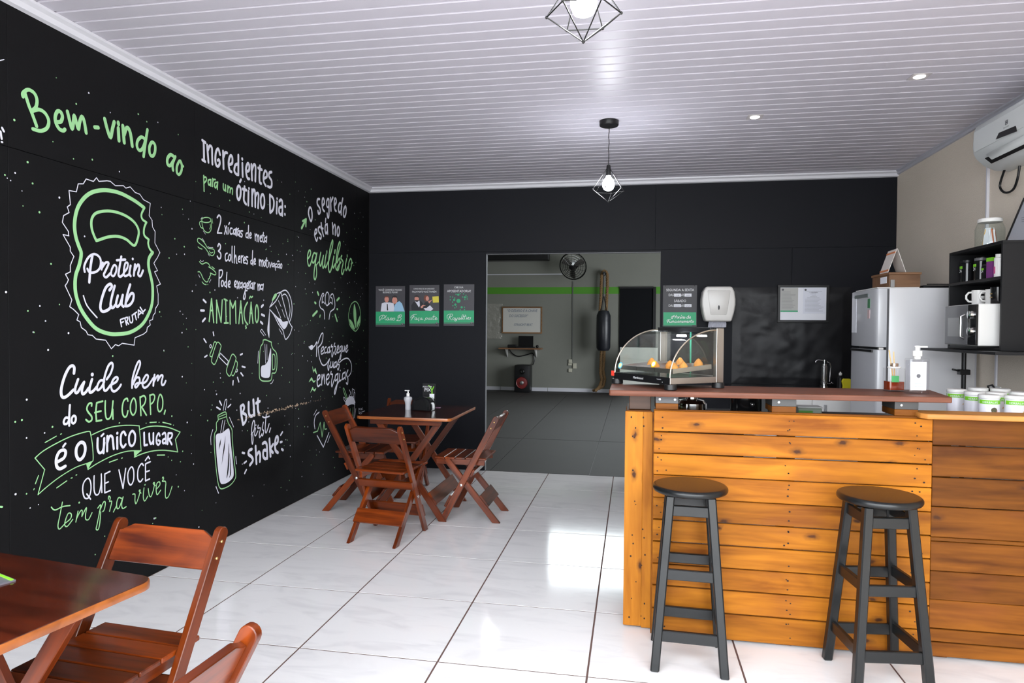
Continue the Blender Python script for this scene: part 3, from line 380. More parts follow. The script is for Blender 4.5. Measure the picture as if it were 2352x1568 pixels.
(680,650,5.806,1.8,[('wC',0,[(413,120),(390,170),(390,260),(413,300),(435,250),(438,160)]),('w',0,[(378,478),(370,370),(325,330),(310,270),(330,190),(355,135),(370,160),(350,190),(345,265)]),('w',1.5,[(345,265),(360,250),(380,275)]),('w',0,[(437,480),(455,385),(505,340),(515,270),(495,160),(475,145),(455,180),(480,210),(480,280)]),('w',1.5,[(480,280),(460,255),(432,292)]),('g',4,[(285,120),(298,155)]),('g',3.5,[(572,200),(543,230)]),('g',4,[(222,435),(278,375)]),('g',3.5,[(518,420),(545,505)]),('g',3.5,[(248,258),(262,268)]),('g',3,[(320,430),(315,450)]),('g',3,[(543,345),(552,348)]),
('gC',1.3,[(780,245),(730,290),(700,400),(700,480),(720,570),(770,630),(800,635),(840,570),(858,470),(850,350),(820,270)]),('gF',0,[(775,275),(800,400),(795,600),(770,500),(762,380)]),('gF',0,[(712,480),(750,520),(785,615),(740,590),(718,530)]),('gF',0,[(850,430),(850,520),(805,610),(810,530)]),
('w',2.2,[(215,865),(250,830),(275,785),(272,880),(270,975)]),('w',2.2,[(290,800),(325,700),(350,665),(358,700),(340,800),(290,860)]),('w',2.2,[(290,860),(310,1000),(350,1090),(400,1080),(445,1010),(420,1100),(430,1165),(442,1100)]),('wF',0,[(180,840),(215,825),(225,865),(205,890),(180,875)]),('w',1.2,[(168,848),(180,850)]),('w',1.2,[(170,862),(182,862)]),('w',2,[(335,915),(365,880),(360,845),(335,880),(335,945),(365,930)]),('w',2,[(400,850),(380,870),(378,930),(405,920)]),('w',2,[(445,850),(420,870),(418,930),(440,910)]),('w',2,[(447,850),(445,925),(462,900)]),('w',2,[(475,820),(465,850),(490,850),(475,940),(480,985),(500,920)]),('w',2,[(515,800),(505,840),(528,850),(515,920),(525,950),(545,900)]),('w',2,[(545,900),(565,870),(560,830),(545,870),(550,930),(575,915)]),('w',2,[(600,840),(582,860),(585,910),(602,890)]),('w',2,[(605,835),(600,930),(580,1000),(590,1015),(600,960)]),('w',2,[(620,840),(618,910),(640,890),(645,840)]),('w',2,[(645,840),(650,915)]),('w',2,[(665,880),(685,850),(680,825),(662,860),(668,920),(690,890)]),
('w',2.2,[(460,1050),(455,1120),(480,1110),(490,1050)]),('w',2.2,[(490,1050),(495,1125)]),('w',2.2,[(530,1050),(508,1070),(508,1125),(530,1105)]),('w',2.2,[(535,1045),(535,1120),(570,1020)]),('w',2.2,[(570,1020),(550,1080),(575,1090),(560,1155),(550,1140)]),('w',1.9,[(575,1060),(620,1020),(680,1000),(720,1040),(737,1100),(730,1190),(695,1245)]),
('w',2.7,[(290,1290),(315,1260),(315,1225),(290,1240),(280,1310),(290,1375),(325,1350)]),('w',2.7,[(345,1220),(340,1355)]),('w',2.5,[(342,1300),(370,1215),(375,1290),(378,1340)]),('w',2.5,[(400,1290),(435,1260),(435,1215),(410,1230),(400,1310),(420,1355),(440,1320)]),('w',2.5,[(465,1180),(460,1215),(485,1220),(470,1310),(475,1380),(505,1290)]),('w',2.5,[(555,1210),(525,1230),(520,1300),(550,1280)]),('w',2.5,[(558,1205),(545,1360),(520,1470),(510,1460),(530,1380),(570,1310)]),('w',2.5,[(580,1210),(575,1300),(600,1290)]),('w',2.7,[(587,1165)]),('w',2.5,[(650,1190),(620,1210),(615,1280),(645,1260)]),('w',2.5,[(655,1185),(655,1280)]),('w',2.5,[(690,1160),(670,1220),(690,1270),(685,1345),(668,1330)]),
('gF',0,[(215,1105),(235,1160),(255,1130),(275,1215),(240,1170),(228,1195)]),('gF',0,[(168,1320),(205,1255),(228,1300),(260,1295),(232,1328),(205,1295)]),('gF',0,[(188,1460),(218,1383),(235,1415),(265,1400),(245,1443),(215,1425)])]),
(470,890,6.03,1.9,[('g',0,[(180,385),(285,335),(300,400)]),('g',0,[(180,385),(185,450),(160,490),(160,590),(135,640),(130,780),(150,1050),(180,1300),(210,1390),(260,1395),(350,1350),(415,1270),(428,1190),(400,950),(380,700),(375,580),(330,500),(310,440),(300,400)]),('g',1.5,[(195,405),(290,365)]),('g',1.5,[(190,440),(300,400)]),
('wF',0,[(160,650),(240,625),(320,565),(345,600),(360,760),(385,1000),(400,1180),(385,1250),(320,1310),(250,1335),(215,1310),(190,1180),(165,950),(155,760)]),('kF',0,[(222,700),(215,780),(192,860),(200,780)]),('kF',0,[(285,660),(270,850),(230,1070),(255,850)]),('kF',0,[(330,760),(335,1000),(325,1150),(300,1255),(318,1050)]),('kF',0,[(340,900),(362,1150),(352,1215),(335,1245),(350,1160)]),
('w',1.5,[(255,315),(280,180),(305,175),(285,310)]),('w',1.4,[(245,455),(218,620)]),('w',1.4,[(278,450),(250,610)]),('w',3,[(205,185),(232,240)]),('w',3,[(165,270),(213,300)]),('w',2.6,[(360,232),(320,272)]),('w',1.4,[(110,580),(82,680),(85,790)]),('w',1.4,[(340,410),(370,480),(398,545)]),('w',1.6,[(430,955),(440,1055)]),('w',1.8,[(155,1370),(190,1460)]),
('w',5.5,[(497,265),(510,400),(530,510)]),('w',5,[(495,260),(530,238),(545,280),(520,350)]),('w',5,[(520,350),(570,380),(565,460),(530,510)]),('w',5.5,[(608,205),(610,340),(635,395),(680,370),(678,300)]),('w',5.5,[(672,170),(688,380)]),('w',5.5,[(735,155),(735,300),(755,370)]),('w',5,[(708,215),(762,188)]),
('w',2.4,[(640,650),(680,590),(690,500),(678,455),(655,510),(645,640),(655,780),(668,730),(662,650)]),('w',2.4,[(705,560),(690,640),(705,665),(735,600)]),('w',3,[(708,520)]),('w',2.4,[(740,520),(735,560),(770,560),(755,640),(760,690),(790,640)]),('w',2.4,[(810,480),(795,570),(815,600),(800,665),(785,650)]),('w',2.4,[(850,370),(835,560),(850,625),(890,500)]),('w',2.4,[(800,400),(830,415),(895,395)]),('w',2.6,[(912,560),(895,615)]),
('w',5.4,[(650,852),(615,870),(605,920),(650,960),(665,1010),(625,1070)]),('w',5.4,[(702,812),(715,1050)]),('w',5.4,[(710,950),(745,890),(765,930),(762,1020)]),('w',5.2,[(803,775),(835,757),(860,800),(865,980)]),('w',5.2,[(862,870),(815,870),(810,950),(840,985),(865,960)]),('w',5.2,[(895,710),(910,950)]),('w',5,[(945,785),(910,850),(943,900)]),('w',5.2,[(975,790),(1010,750),(1010,685),(985,690),(970,790),(980,870),(1012,900)]),
('w',4,[(520,900),(550,908)]),('w',3.5,[(575,1020),(545,1045)]),('w',3.6,[(575,1138),(552,1185)]),('w',3.5,[(1075,615),(1050,655)]),('w',3.8,[(1045,755),(1068,750)]),('w',4.2,[(1065,850),(1085,865)]),('w',2,[(520,1058)])]),
(700,880,9.8,2,[('w',0,[(225,1020),(210,880),(240,730),(320,650)]),('wS',0,[(275,1175),(415,1435),(540,1110)]),('w',0,[(590,800),(593,855)]),('w',1.2,[(200,715),(265,595)]),('w',1,[(570,1165),(510,1330)]),('gS',1.8,[(190,1110),(285,1075),(345,880),(385,1205),(430,880),(450,1035),(490,1025)]),
('wF',0,[(905,510),(940,350),(985,310),(1000,290),(1080,305),(1120,380),(1130,450),(1040,460),(960,490)]),('w',1.3,[(920,530),(1000,480),(1060,460),(1125,470)]),('w',1,[(920,530),(940,640),(1000,880)]),('w',1,[(1120,470),(1095,890)]),('g',1,[(960,610),(985,730)]),('g',1,[(1020,570),(1018,700)]),('g',1,[(1080,545),(1060,890)]),('gC',1.1,[(875,105),(865,150),(930,335),(945,300),(910,190)]),('wC',1,[(880,310),(870,340),(910,420),(925,380)]),('wCS',1,[(1070,120),(1055,300),(1095,305),(1110,150)]),('w',1,[(1115,205),(1130,230),(1115,340)]),('w',1,[(1000,145),(1025,200),(1030,230),(990,290)]),('w',1,[(1145,570),(1120,780)]),
('w',.8,[(1210,560),(1215,610)]),('w',.8,[(1225,590),(1240,560),(1245,600)]),('w',.8,[(1262,600),(1270,560),(1280,600)]),('w',.8,[(1300,550),(1305,595)]),('w',.8,[(1210,640),(1260,650),(1345,620)]),('w',.8,[(1210,670),(1250,690),(1280,680)])]),
(0,100,4.9,2,[('w',2,[(0,190),(42,180)]),('w',5,[(20,948),(40,988)]),('w',5,[(2,990),(14,1070)]),('w',4,[(12,1108),(22,1110)]),('g',4,[(0,5210),(22,5212)])]),
]
# ============================================================ THE ROOM
def xcoef(P):  # pixels per metre along the wall and up the wall, used for brush widths
    d = (P-CAM).dot(FW); return 1528/d
# ---- floor
fl = struct('floor')
MB().box(XL-.1, XR+.1, YF-.4, YB+.02, -.12, -.0016).build('screed', M_grout, fl)
def tile_mat():
    m = mat('polished_white_tile', srgb(222, 220, 221), .09); n = m.node_tree.nodes; L = m.node_tree.links; b = n['Principled BSDF']
    tc = n.new('ShaderNodeTexCoord'); oi = n.new('ShaderNodeObjectInfo'); of = n.new('ShaderNodeVectorMath'); of.operation = 'SCALE'; of.inputs[0].default_value = (9, 5, 3); L.new(oi.outputs['Random'], of.inputs['Scale'])
    ad = n.new('ShaderNodeVectorMath'); ad.operation = 'ADD'; L.new(tc.outputs['Object'], ad.inputs[0]); L.new(of.outputs[0], ad.inputs[1])
    mp = n.new('ShaderNodeMapping'); mp.inputs['Rotation'].default_value = (0, 0, .7); mp.inputs['Scale'].default_value = (1.2, 4, 1); L.new(ad.outputs[0], mp.inputs[0])
    no = n.new('ShaderNodeTexNoise'); no.inputs['Scale'].default_value = 2.2; no.inputs['Detail'].default_value = 7; no.inputs['Distortion'].default_value = 1.5; L.new(mp.outputs[0], no.inputs['Vector'])
    cr = n.new('ShaderNodeValToRGB'); cr.color_ramp.elements[0].position = .3; cr.color_ramp.elements[0].color = srgb(215, 213, 214); cr.color_ramp.elements[1].position = .5; cr.color_ramp.elements[1].color = srgb(226, 224, 224)
    L.new(no.outputs[0], cr.inputs[0]); L.new(cr.outputs[0], b.inputs['Base Color'])
    n2 = n.new('ShaderNodeTexNoise'); n2.inputs['Scale'].default_value = 14; L.new(tc.outputs['Object'], n2.inputs['Vector'])
    bp = n.new('ShaderNodeBump'); bp.inputs['Strength'].default_value = .05; bp.inputs['Distance'].default_value = .002; L.new(n2.outputs[0], bp.inputs['Height']); L.new(bp.outputs[0], b.inputs['Normal'])
    return m
M_tile = tile_mat(); S = .6274; TC = {}
for r in range(11):
    y1 = 6.4445-S*r; y0 = max(y1-S, YF)
    for c in range(-5, 5):
        x0 = -.1666+S*c; x1 = min(x0+S, XR); x0 = max(x0, XL)
        if x1-x0 < .03 or y1-y0 < .03: continue
        key = (round(x1-x0, 3), round(min(y1, YB)-y0, 3))
        if key not in TC:
            TC[key] = MB().box(0, key[0]-.008, 0, key[1]-.008, -.009, 0).mesh('tile'); TC[key].materials.append(M_tile)
        link('tile', TC[key], fl, (x0+.004, y0+.004, 0))
# ---- pavement outside the open shop front
pv = struct('floor'); MB().box(-14, 14, -16, YF-.4, -.16, -.03).build('pavement', mat('concrete_pavement', srgb(176, 172, 166), .85, var=.1), pv)
# ---- ceiling of narrow PVC boards
ce = struct('ceiling'); MB().box(XL-.2, XR+.2, YF-.2, YB+.15, ZC+.012, ZC+.15).build('backing', mat('lit_groove_white', srgb(226, 226, 234), .5), ce)  # daylight caught in the grooves is put into this whiter backing colour
M_pvc = mat('lilac_white_pvc', srgb(196, 193, 204), .40); M_pvc.node_tree.nodes['Principled BSDF'].inputs['Specular IOR Level'].default_value = .22
pb = MB().prism([(.004, ZC+.012), (.0062, ZC+.0015), (.009, ZC), (.091, ZC), (.0938, ZC+.0015), (.096, ZC+.012)], 0, XR-XL, 'YZ').mesh('ceiling_board', smooth=2); pb.materials.append(M_pvc)
y = 6.434-.1+.003
while y > YF-.1:
    link('ceiling_board', pb, ce, (XL, y, 0)); y -= .1
# slim roof above so daylight stays out
MB().box(XL-.25, XR+.25, YF-.5, YB+.15, ZC+.15, ZC+.25).build('roof_slab', M_gyp, ce)
# ---- cornices
def cornice(name, pts, m):
    o = MB().prism(*pts).build(name, m, None); o['kind'] = 'structure'; return o
prof = [(0, ZC), (.052, ZC), (.05, ZC-.012), (.03, ZC-.022), (.022, ZC-.044), (0, ZC-.05)]
cornice('trim_1', ([(XL+a, b) for a, b in prof], YF, YB, 'XZ'), M_trimw)
b = MB(); b.prism([(YB-a, z) for a, z in prof], XL, XR, 'YZ'); o = b.build('trim_2', M_trimw); o['kind'] = 'structure'
cornice('trim_3', ([(XR-a*.6, ZC+(b-ZC)*.7) for a, b in prof], YF, YB, 'XZ'), mat('grey_pvc_trim', srgb(172, 172, 182), .4))
# ---- left wall of black panels
wl = struct('wall_left'); MB().box(XL-.2, XL-.012, YF-.2, YB+.15, -.02, ZC+.1).build('masonry', M_grout, wl)
ys = [YF, 1.215, 2.4438, 3.686, 4.905, 6.125, YB]
for i in range(6):
    for z0, z1 in ((.0, 2.171), (2.171, ZC)):
        MB().box(XL-.012, XL, ys[i]+.0009, ys[i+1]-.0009, z0+.0012, z1-.001).build('wall_panel', M_black, wl, bevel=.0008)
to_left = lambda u, v, lf: (XL+.0008+lf, u, v)
names = {0: 'greeting reading Bem-vindo ao', 1: 'kettlebell emblem reading Protein Club Frutal', 2: 'line reading Cuide bem do SEU CORPO', 3: 'ribbon reading é o único lugar que você tem pra viver', 4: 'heading reading Ingredientes para um Ótimo Dia', 5: 'recipe lines with cup, spoon and hand', 6: 'word ANIMAÇÃO with blender, jar and dumbbell', 7: 'slogan reading O segredo está no equilíbrio', 8: 'flexed arms, leaf oval and Recarregue suas energias', 9: 'bottle drawing with But first, shake', 10: 'heart and fries cup drawing', 11: 'marks at the left edge of the mural'}
USED = []
for gi, (ox, oy, zm, dw, strokes) in enumerate(MUR):
    PT = {c: Paint(to_left) for c in 'gwk'}
    for kind, wd, pts in strokes:
        q = []
        for x, y in pts:
            P = on_x(ox+x/zm, oy+y/zm, XL); q.append((P.y, P.z))
        P = on_x(ox+pts[0][0]/zm, oy+pts[0][1]/zm, XL); k = xcoef(P)
        h = abs((on_x(ox+pts[0][0]/zm+1, 800, XL)-on_x(ox+pts[0][0]/zm, 800, XL)).y)
        wm = (wd or dw)*math.sqrt(h/k)*1.02
        p = PT[kind[0]]; USED += smooth_path(q, 'C' in kind, False)
        if 'F' in kind: USED += [(sum(a[0] for a in q)/len(q), sum(a[1] for a in q)/len(q))]
        if 'F' in kind: p.poly(smooth_path(q, True, len(q) < 5), .0022 if kind[0] == 'k' else None)
        elif 'S' in kind:
            q2 = smooth_path(q, 'C' in kind, True)
            for a_, b_ in zip(q2, q2[1:]): p.stroke([a_, b_], wm)
        else: p.stroke(smooth_path(q, 'C' in kind), wm)
    for c, m, nm in (('g', M_green, 'green_chalk_drawing'), ('w', M_white, 'white_chalk_drawing'), ('k', M_black, 'black_shading')):
        if PT[c].b.v: PT[c].build(nm, m, wl, 'painted '+names[gi])
# painted specks all over the mural
for m, seed, n in ((M_green, 3, 290), (M_white, 5, 230)):
    rnd = random.Random(seed); p = Paint(to_left)
    for i in range(n):
        yy = 2.42+rnd.random()**1.0*3.95; zz = .12+rnd.random()*2.5
        if rnd.random() < .25: zz = .5+rnd.random()*1.6
        if min((yy-a)**2+(zz-b)**2 for a, b in USED) > .035**2: p.blob((yy, zz), .0026+rnd.random()*.0030, .0001, 7)
    o = p.build('paint_speck', m, wl, 'small painted specks scattered over the mural'); o['kind'] = 'stuff'
# chipped line where chairs rub the wall
p = Paint(to_left); rnd = random.Random(11)
for i in range(260):
    t = rnd.random(); x = 500+t*250; P = on_x(x, 975-(x-500)*.245+rnd.gauss(0, 1.3), XL)
    dens = math.exp(-((t-.55)/.28)**2)
    if rnd.random() < dens+.08: p.blob((P.y, P.z), .002+rnd.random()*.008*dens, .0018, 6)
o = p.build('chipped_paint', M_scuff, wl, 'pale chipped line where chair backs rub the wall'); o['kind'] = 'stuff'
# ---- back wall with the doorway to the gym
DX0, DX1, DZ = -1.432, .253, 2.146
wb = struct('wall_back'); T = .045
b = MB(); b.box(XL, DX0, YB+.012, YB+T, 0, ZC); b.box(DX1, XR+.2, YB+.012, YB+T, 0, ZC); b.box(DX0, DX1, YB+.012, YB+T, DZ, ZC)
b.build('masonry', mat('dark_masonry', (.03, .03, .035, 1), .7), wb)
for x0, x1, z0, z1 in ((XL, DX0, 0, 2.168), (DX1, 1.42, 0, 2.168), (1.422, XR, 0, 2.168), (XL, .2, 2.168, ZC), (.2, XR, 2.168, ZC)):
    MB().box(x0+.0008, x1-.0008, YB, YB+.012, z0, z1-.0015).build('wall_panel', M_blackback, wb, bevel=.0008)
MB().box(DX0, DX1, YB+.001, YB+.012, DZ, 2.167).build('wall_panel', M_blackback, wb)
b = MB(); b.box(DX0, DX0+.004, YB-.002, YB+T, 0, DZ); b.box(DX0, DX1, YB-.001, YB+T, DZ-.006, DZ); b.build('corner_bead', mat('grey_bead', srgb(96, 98, 101), .5), wb)
# ---- right wall
wr = struct('wall_right'); MB().box(XR, XR+.2, YF-.2, YB+.15, -.02, ZC+.1).build('plaster', M_stucco, wr)
# ============================================================ THE GYM BEYOND
YG = 15.09; ZG = 5.3; GX0, GX1 = -5.2, 3.6
gf = struct('floor'); MB().box(GX0, GX1, YB-.005, YG+.2, -.12, -.006).build('slab', M_blackp, gf)
gx = [GX0, -4.3, -3.3, -2.3, -1.38, -.40, .62, 1.6, 2.6, GX1]
for i in range(9):
    y = YB
    while y < YG-.02:
        y1 = min(y+2.0, YG); MB().box(gx[i]+.003, gx[i+1]-.003, y+.003, y1-.003, -.006, .001+.0008*((i*3+int(y)) % 3)).build('rubber_mat', M_mat, gf, bevel=.001); y = y1
wg = struct('wall_far')
wzt = -on_y(1340, 1348, YG).z; wzb = -on_y(1340, 1226, YG).z; wx0 = on_y(1256, 1280, YG).x; wx1 = 1.3
b = MB(); b.box(GX0, wx0, YG, YG+.2, 0, ZG); b.box(wx1, GX1, YG, YG+.2, 0, ZG); b.box(wx0, wx1, YG, YG+.2, 0, wzb); b.box(wx0, wx1, YG, YG+.2, wzt, ZG)
b.build('plaster', M_gyp, wg)
MB().box(GX0, GX1, YG-.002, YG+.001, 2.222, 2.378).build('green_stripe', M_gymgreen, wg)
for i in range(8): MB().box(GX0+1.1*i+.004, GX0+1.1*(i+1)-.004, YG-.012, YG, 0.002, .085).build('baseboard_tile', M_trimw, wg, bevel=.002)
wn = struct('window_1'); f = MB()
for x0, x1, z0, z1 in ((wx0, wx0+.05, wzb, wzt), (wx1-.05, wx1, wzb, wzt), (wx0, wx1, wzb, wzb+.04), (wx0, wx1, wzt-.04, wzt)): f.box(x0, x1, YG+.05, YG+.1, z0, z1)
f.build('window_frame', M_steelgrey, wn)
MB().box(wx0, wx1, YG+.07, YG+.075, wzb, wzt).build('pane', M_glass, wn)
o = MB().box(GX0-.2, GX0, YB, YG+.2, -.02, ZG+.1).build('wall_far_left', M_gyp); o['kind'] = 'structure'
# unseen opening added in the gym's right hand wall to let in more daylight
b = MB(); b.box(GX1, GX1+.2, YB, 8.2, -.02, ZG+.1); b.box(GX1, GX1+.2, 12.6, YG+.2, -.02, ZG+.1); b.box(GX1, GX1+.2, 8.2, 12.6, 3.4, ZG+.1); o = b.build('wall_far_right', M_gyp); o['kind'] = 'structure'
arealight('added_opening_portal', (GX1+.02, 10.4, 1.7), (0, R(90), 0), 3.4, 4.4, 1, portal=True)
o = MB().box(GX0-.2, GX1+.2, YB+T, YG+.2, ZG, ZG+.15).build('ceiling', M_gyp); o['kind'] = 'structure'
b = MB(); b.box(GX0, XL-.2, YB, YB+T, 0, ZG); b.box(XR+.2, GX1, YB, YB+T, 0, ZG); b.box(XL-.2, XR+.2, YB+.02, YB+T, ZC+.25, ZG); o = b.build('wall_near', M_gyp); o['kind'] = 'structure'
arealight('window_portal', ((wx0+wx1)/2, YG+.03, (wzb+wzt)/2), (R(-90), 0, 0), wx1-wx0, wzt-wzb, 1, portal=True)
# dark doorway and pale low board of the gym wall
d0, d1 = on_y(1423, 700, YG).x, on_y(1500, 700, YG).x
dr = struct('door_1'); MB().box(d0, d1, YG-.03, YG, .1, 2.372).build('door_leaf', mat('black_door', (.003, .0035, .005, 1), .7, spec=.15), dr)
b = MB(); b.box(d1, d1+.06, YG-.06, YG, .1, 2.372); b.box(d0, d1, YG-.05, YG, 2.34, 2.38); b.build('door_frame', M_blackp, dr)
# gym ceiling lamp: its glint shows in the polished floor
gl = on_y(1125, 1465, 10.5); gl.z = -gl.z
t = thing('hanging_lamp', 'round lamp hanging high in the gym, out of view above the doorway', 'lamp', (gl.x, gl.y, gl.z))
MB().lathe([(.0, .0), (.1, .0), (.13, .06), (.05, .14), (.02, .15)]).build('lamp_shade', M_wire, t)
MB().sphere((0, 0, -.03), .085).build('bulb', mat('gym_bulb', (1, 1, 1, 1), emit=(1, 1, 1, 1), es=30), t)
MB().tube([(0, 0, .14), (0, 0, ZG-gl.z)], .004).build('cord', M_wire, t)
# ============================================================ FOLDING CHAIRS AND TABLES
def make_chair(label, group):
    t = thing('folding_chair', label, 'chair', group=group)
    S_ = Vector((0, 1, 0)); W = .022; H = .044
    PB, PT = (.205, 0), (-.20, .775)
    for s in (-1, 1):
        y = s*.190
        beam('long_post', (PB[0], y, 0), (PT[0], y, PT[1]), W, H, S_, M_chair, t, .002, True, floor=.001)
        y2 = s*.166
        beam('short_leg', (-.195, y2, 0), (.185, y2, .452), W, H, S_, M_chair, t, .002, True, floor=.001)
        beam('seat_rail', (-.098, s*.143, .430), (.265, s*.143, .430), .02, .042, S_, M_chair, t, .002)
    # feet of the timber cut level with the floor are covered by the bevel
    nrm = Vector((PT[0]-PB[0], 0, PT[1])).normalized()
    def on_post(z, off): k = z/PT[1]; return Vector((PB[0]+(PT[0]-PB[0])*k, 0, z))+Vector((nrm.z, 0, -nrm.x))*off
    # back rail with cut corners
    u = nrm; c = on_post(.705, 0)
    M_ = Matrix(((0, -nrm.z, nrm.x, c.x), (1, 0, 0, 0), (0, nrm.x, nrm.z, c.z), (0, 0, 0, 1)))
    me_key = 'backrail'
    if me_key not in BC:
        me = MB().prism([(-.179, -.055), (.179, -.055), (.179, .040), (.168, .042), (.130, .062), (-.130, .062), (-.168, .042), (-.179, .040)], -.009, .009, 'XZ').mesh('back_rail', .002); me.materials.append(M_chair); BC[me_key] = me
    o = link('back_rail', BC[me_key], t); o.matrix_local = M_
    # seat slats
    for i in range(5):
        x = .268-.078*i; beam('seat_slat', (x-.034, -.176 if i < 3 else -.176, .459), (x-.034, .176, .459), .074, .016, Vector((1, 0, 0)), M_chair, t, .003)
    # rear crossbar under the seat, behind the posts
    p = on_post(.372, -.032); beam('crossbar', (p.x, -.200, p.z), (p.x, .200, p.z), .016, .058, Vector((nrm.z, 0, -nrm.x)), M_chair, t, .002)
    p = on_post(.135, .032); beam('front_board', (p.x, -.200, p.z), (p.x, .200, p.z), .016, .095, Vector((nrm.z, 0, -nrm.x)), M_chair, t, .002)
    sl = Vector((.37, 0, .44)).normalized(); k = .125/.44
    p = Vector((-.185+.37*k, 0, .012+.125))+Vector((-sl.z, 0, sl.x))*.031
    beam('foot_board', (p.x, -.178, p.z), (p.x, .178, p.z), .016, .100, Vector((-sl.z, 0, sl.x)), M_chair, t, .002)
    for s in (-1, 1):
        q = on_post(.27, 0)
        for z, r_, off in ((.27, .010, 0), (.735, .005, 0), (.69, .005, 0)):
            q = on_post(z, 0); b = MB().lathe([(1e-4, 0), (r_, 0), (r_, .003), (r_*.6, .005), (1e-4, .005)], n=10)
            b.build('bolt' if r_ > .006 else 'screw', M_bolt if r_ > .006 else M_brass, t, loc=(q.x, s*.201, z), rot=(R(-90*s), 0, 0))
    return t
G1 = 'wooden folding chairs around the far corner table'
ch = make_chair('wooden folding chair right of the far table, facing left, beside the doorway', G1)
ch.location = (-1.150, 4.865, 0); ch.rotation_euler = (0, 0, R(180))
def chair(x, y, rz, label, group=G1):
    c = copy_tree(ch); c.location = (x, y, 0); c.rotation_euler = (0, 0, R(rz)); c['label'] = label; c['group'] = group; return c
chair(-1.620, 4.250, 83, 'wooden folding chair in front of the far table, its back to the viewer')
chair(-2.115, 4.920, 2, 'wooden folding chair between far table and black wall, facing right')
chair(-1.950, 5.520, -86, 'wooden folding chair behind the far table, mostly hidden by the tabletop')
G2 = 'wooden folding chairs at the near table'
chair(-1.465, 1.700, -94, 'wooden folding chair behind the near table, lit orange, facing the viewer', G2)
chair(-.985, 1.090, 177, 'wooden folding chair at the bottom edge, only its top rail in view', G2)

def rounded_rect(w, d, r, k=6):
    out = []
    for cx, cy, a0 in ((w/2-r, d/2-r, 0), (-w/2+r, d/2-r, 90), (-w/2+r, -d/2+r, 180), (w/2-r, -d/2+r, 270)):
        for i in range(k+1): a = R(a0+90*i/k); out.append((cx+r*math.cos(a), cy+r*math.sin(a)))
    return out
def make_table(label, group, W=.72, D=.80):
    t = thing('folding_table', label, 'table', group=group); H = .765
    MB().prism(rounded_rect(W, D, .045), H-.022, H-.0012).build('tabletop', M_edge, t, bevel=.004, seg=2, label='tabletop of orange edged varnished wood')
    MB().prism(rounded_rect(W-.006, D-.006, .043), H-.0012, H).build('tabletop_surface', M_tabletop, t, label='dark glossy varnished table surface')
    for s in (-1, 1):
        y = s*(D/2-.075)
        beam('top_rail', (-W/2+.09, y, H-.043), (W/2-.085, y, H-.043), .022, .042, Vector((0, 1, 0)), M_chair, t, .002, True)
        beam('leg', (.28, y-.024*s, 0), (-.22, y-.024*s, H-.045), .022, .046, Vector((0, 1, 0)), M_chair, t, .002, floor=.001)
        beam('leg', (-.28, y-.050*s, 0), (.24, y-.050*s, H-.045), .022, .046, Vector((0, 1, 0)), M_chair, t, .002, floor=.001)
        MB().lathe([(1e-4, 0), (.010, 0), (.010, .004), (1e-4, .005)], n=10).build('bolt', M_bolt, t, loc=(.0, y-.013*s, .40), rot=(R(-90*s), 0, 0))
    for s in (-1, 1):
        d = Vector((-s*.49, 0, H-.057)).normalized(); n_ = Vector((s*d.z, 0, abs(d.x)*1)); n_ = Vector((d.z*s, 0, -d.x*s)) ; n_.normalize()
        p = Vector((s*.27, 0, .012))+d*.135/abs(d.z)+n_*.033
        yy = D/2-.085 if s > 0 else D/2-.11
        beam('cross_board', (p.x, -yy, p.z), (p.x, yy, p.z), .016, .105, n_, M_chair, t, .002)
    return t
tb = make_table('square wooden folding table in the far corner, set with bottle and napkin holder', 'wooden folding tables')
tb.location = (-1.625, 4.955, 0)
tn = copy_tree(tb); tn['label'] = 'near wooden folding table cut off by the left edge, reddish glossy top'
cx, cy = on_z(362, 1325, .765).xy; a = R(-8); hx, hy = .36, .40
tn.location = (cx-(hx*math.cos(a)-hy*math.sin(a))+.002, cy-(hx*math.sin(a)+hy*math.cos(a)), 0); tn.rotation_euler = (0, 0, a)
# things on the far table
z0 = .765
p = on_z(937, 940, z0)
t = thing('pump_bottle', 'frosted pump bottle on the far table beside the black napkin holder', 'bottle', (p.x, p.y, z0))
MB().lathe([(.001, 0), (.021, 0), (.022, .01), (.021, .035), (.024, .055), (.033, .082), (.030, .098), (.012, .104), (.011, .112)], n=20).build('bottle', mat('frosted_plastic', srgb(186, 186, 190), .35), t)
MB().lathe([(.011, .106), (.0125, .107), (.0125, .128), (.006, .130), (.004, .145), (.011, .146), (.011, .152), (.001, .153)], n=16).box(-.026, 0, -.005, .005, .146, .152).build('pump', M_whitep, t)
p = on_z(971, 943, z0)
t = thing('napkin_holder', 'black rounded plastic napkin holder on the far table', 'napkin holder', (p.x, p.y+.02, z0), R(-14))
arc = [(-.085, 0)]+[(-.085*math.cos(math.pi*i/14), .022+.088*math.sin(math.pi*i/14)**.75) for i in range(15)]+[(.085, 0)]
MB().prism(arc, -.045, .045, 'XZ').build('holder', M_blackg, t, bevel=.008, seg=2)
MB().prism([(x*.7, z*.72+.01) for x, z in arc], -.0475, -.044, 'XZ').build('napkin_slot', M_blackp, t)
a0 = on_z(973, 911, .875)
t = thing('payment_card_stand', 'upright clear card reading AQUI TEM PIX behind napkin holder', 'card', (p.x+.015, p.y+.115, z0), R(-5))
MB().box(-.055, .055, -.002, .002, .0, .205).build('clear_sheet', M_glass, t)
MB().box(-.053, .053, -.003, -.002, .05, .203).build('printed_card', M_blackp, t)
MB().prism([(-.055, -.03), (.055, -.03), (.055, .03), (-.055, .03)], 0, .003).build('foot', M_glass, t)
t3 = lambda u, v, lf: (u, -.0032-lf, v)
lettering([('AQUI TEM', -.015, .172, .017), ('PIX', -.012, .140, .038)], t3, M_text, t)
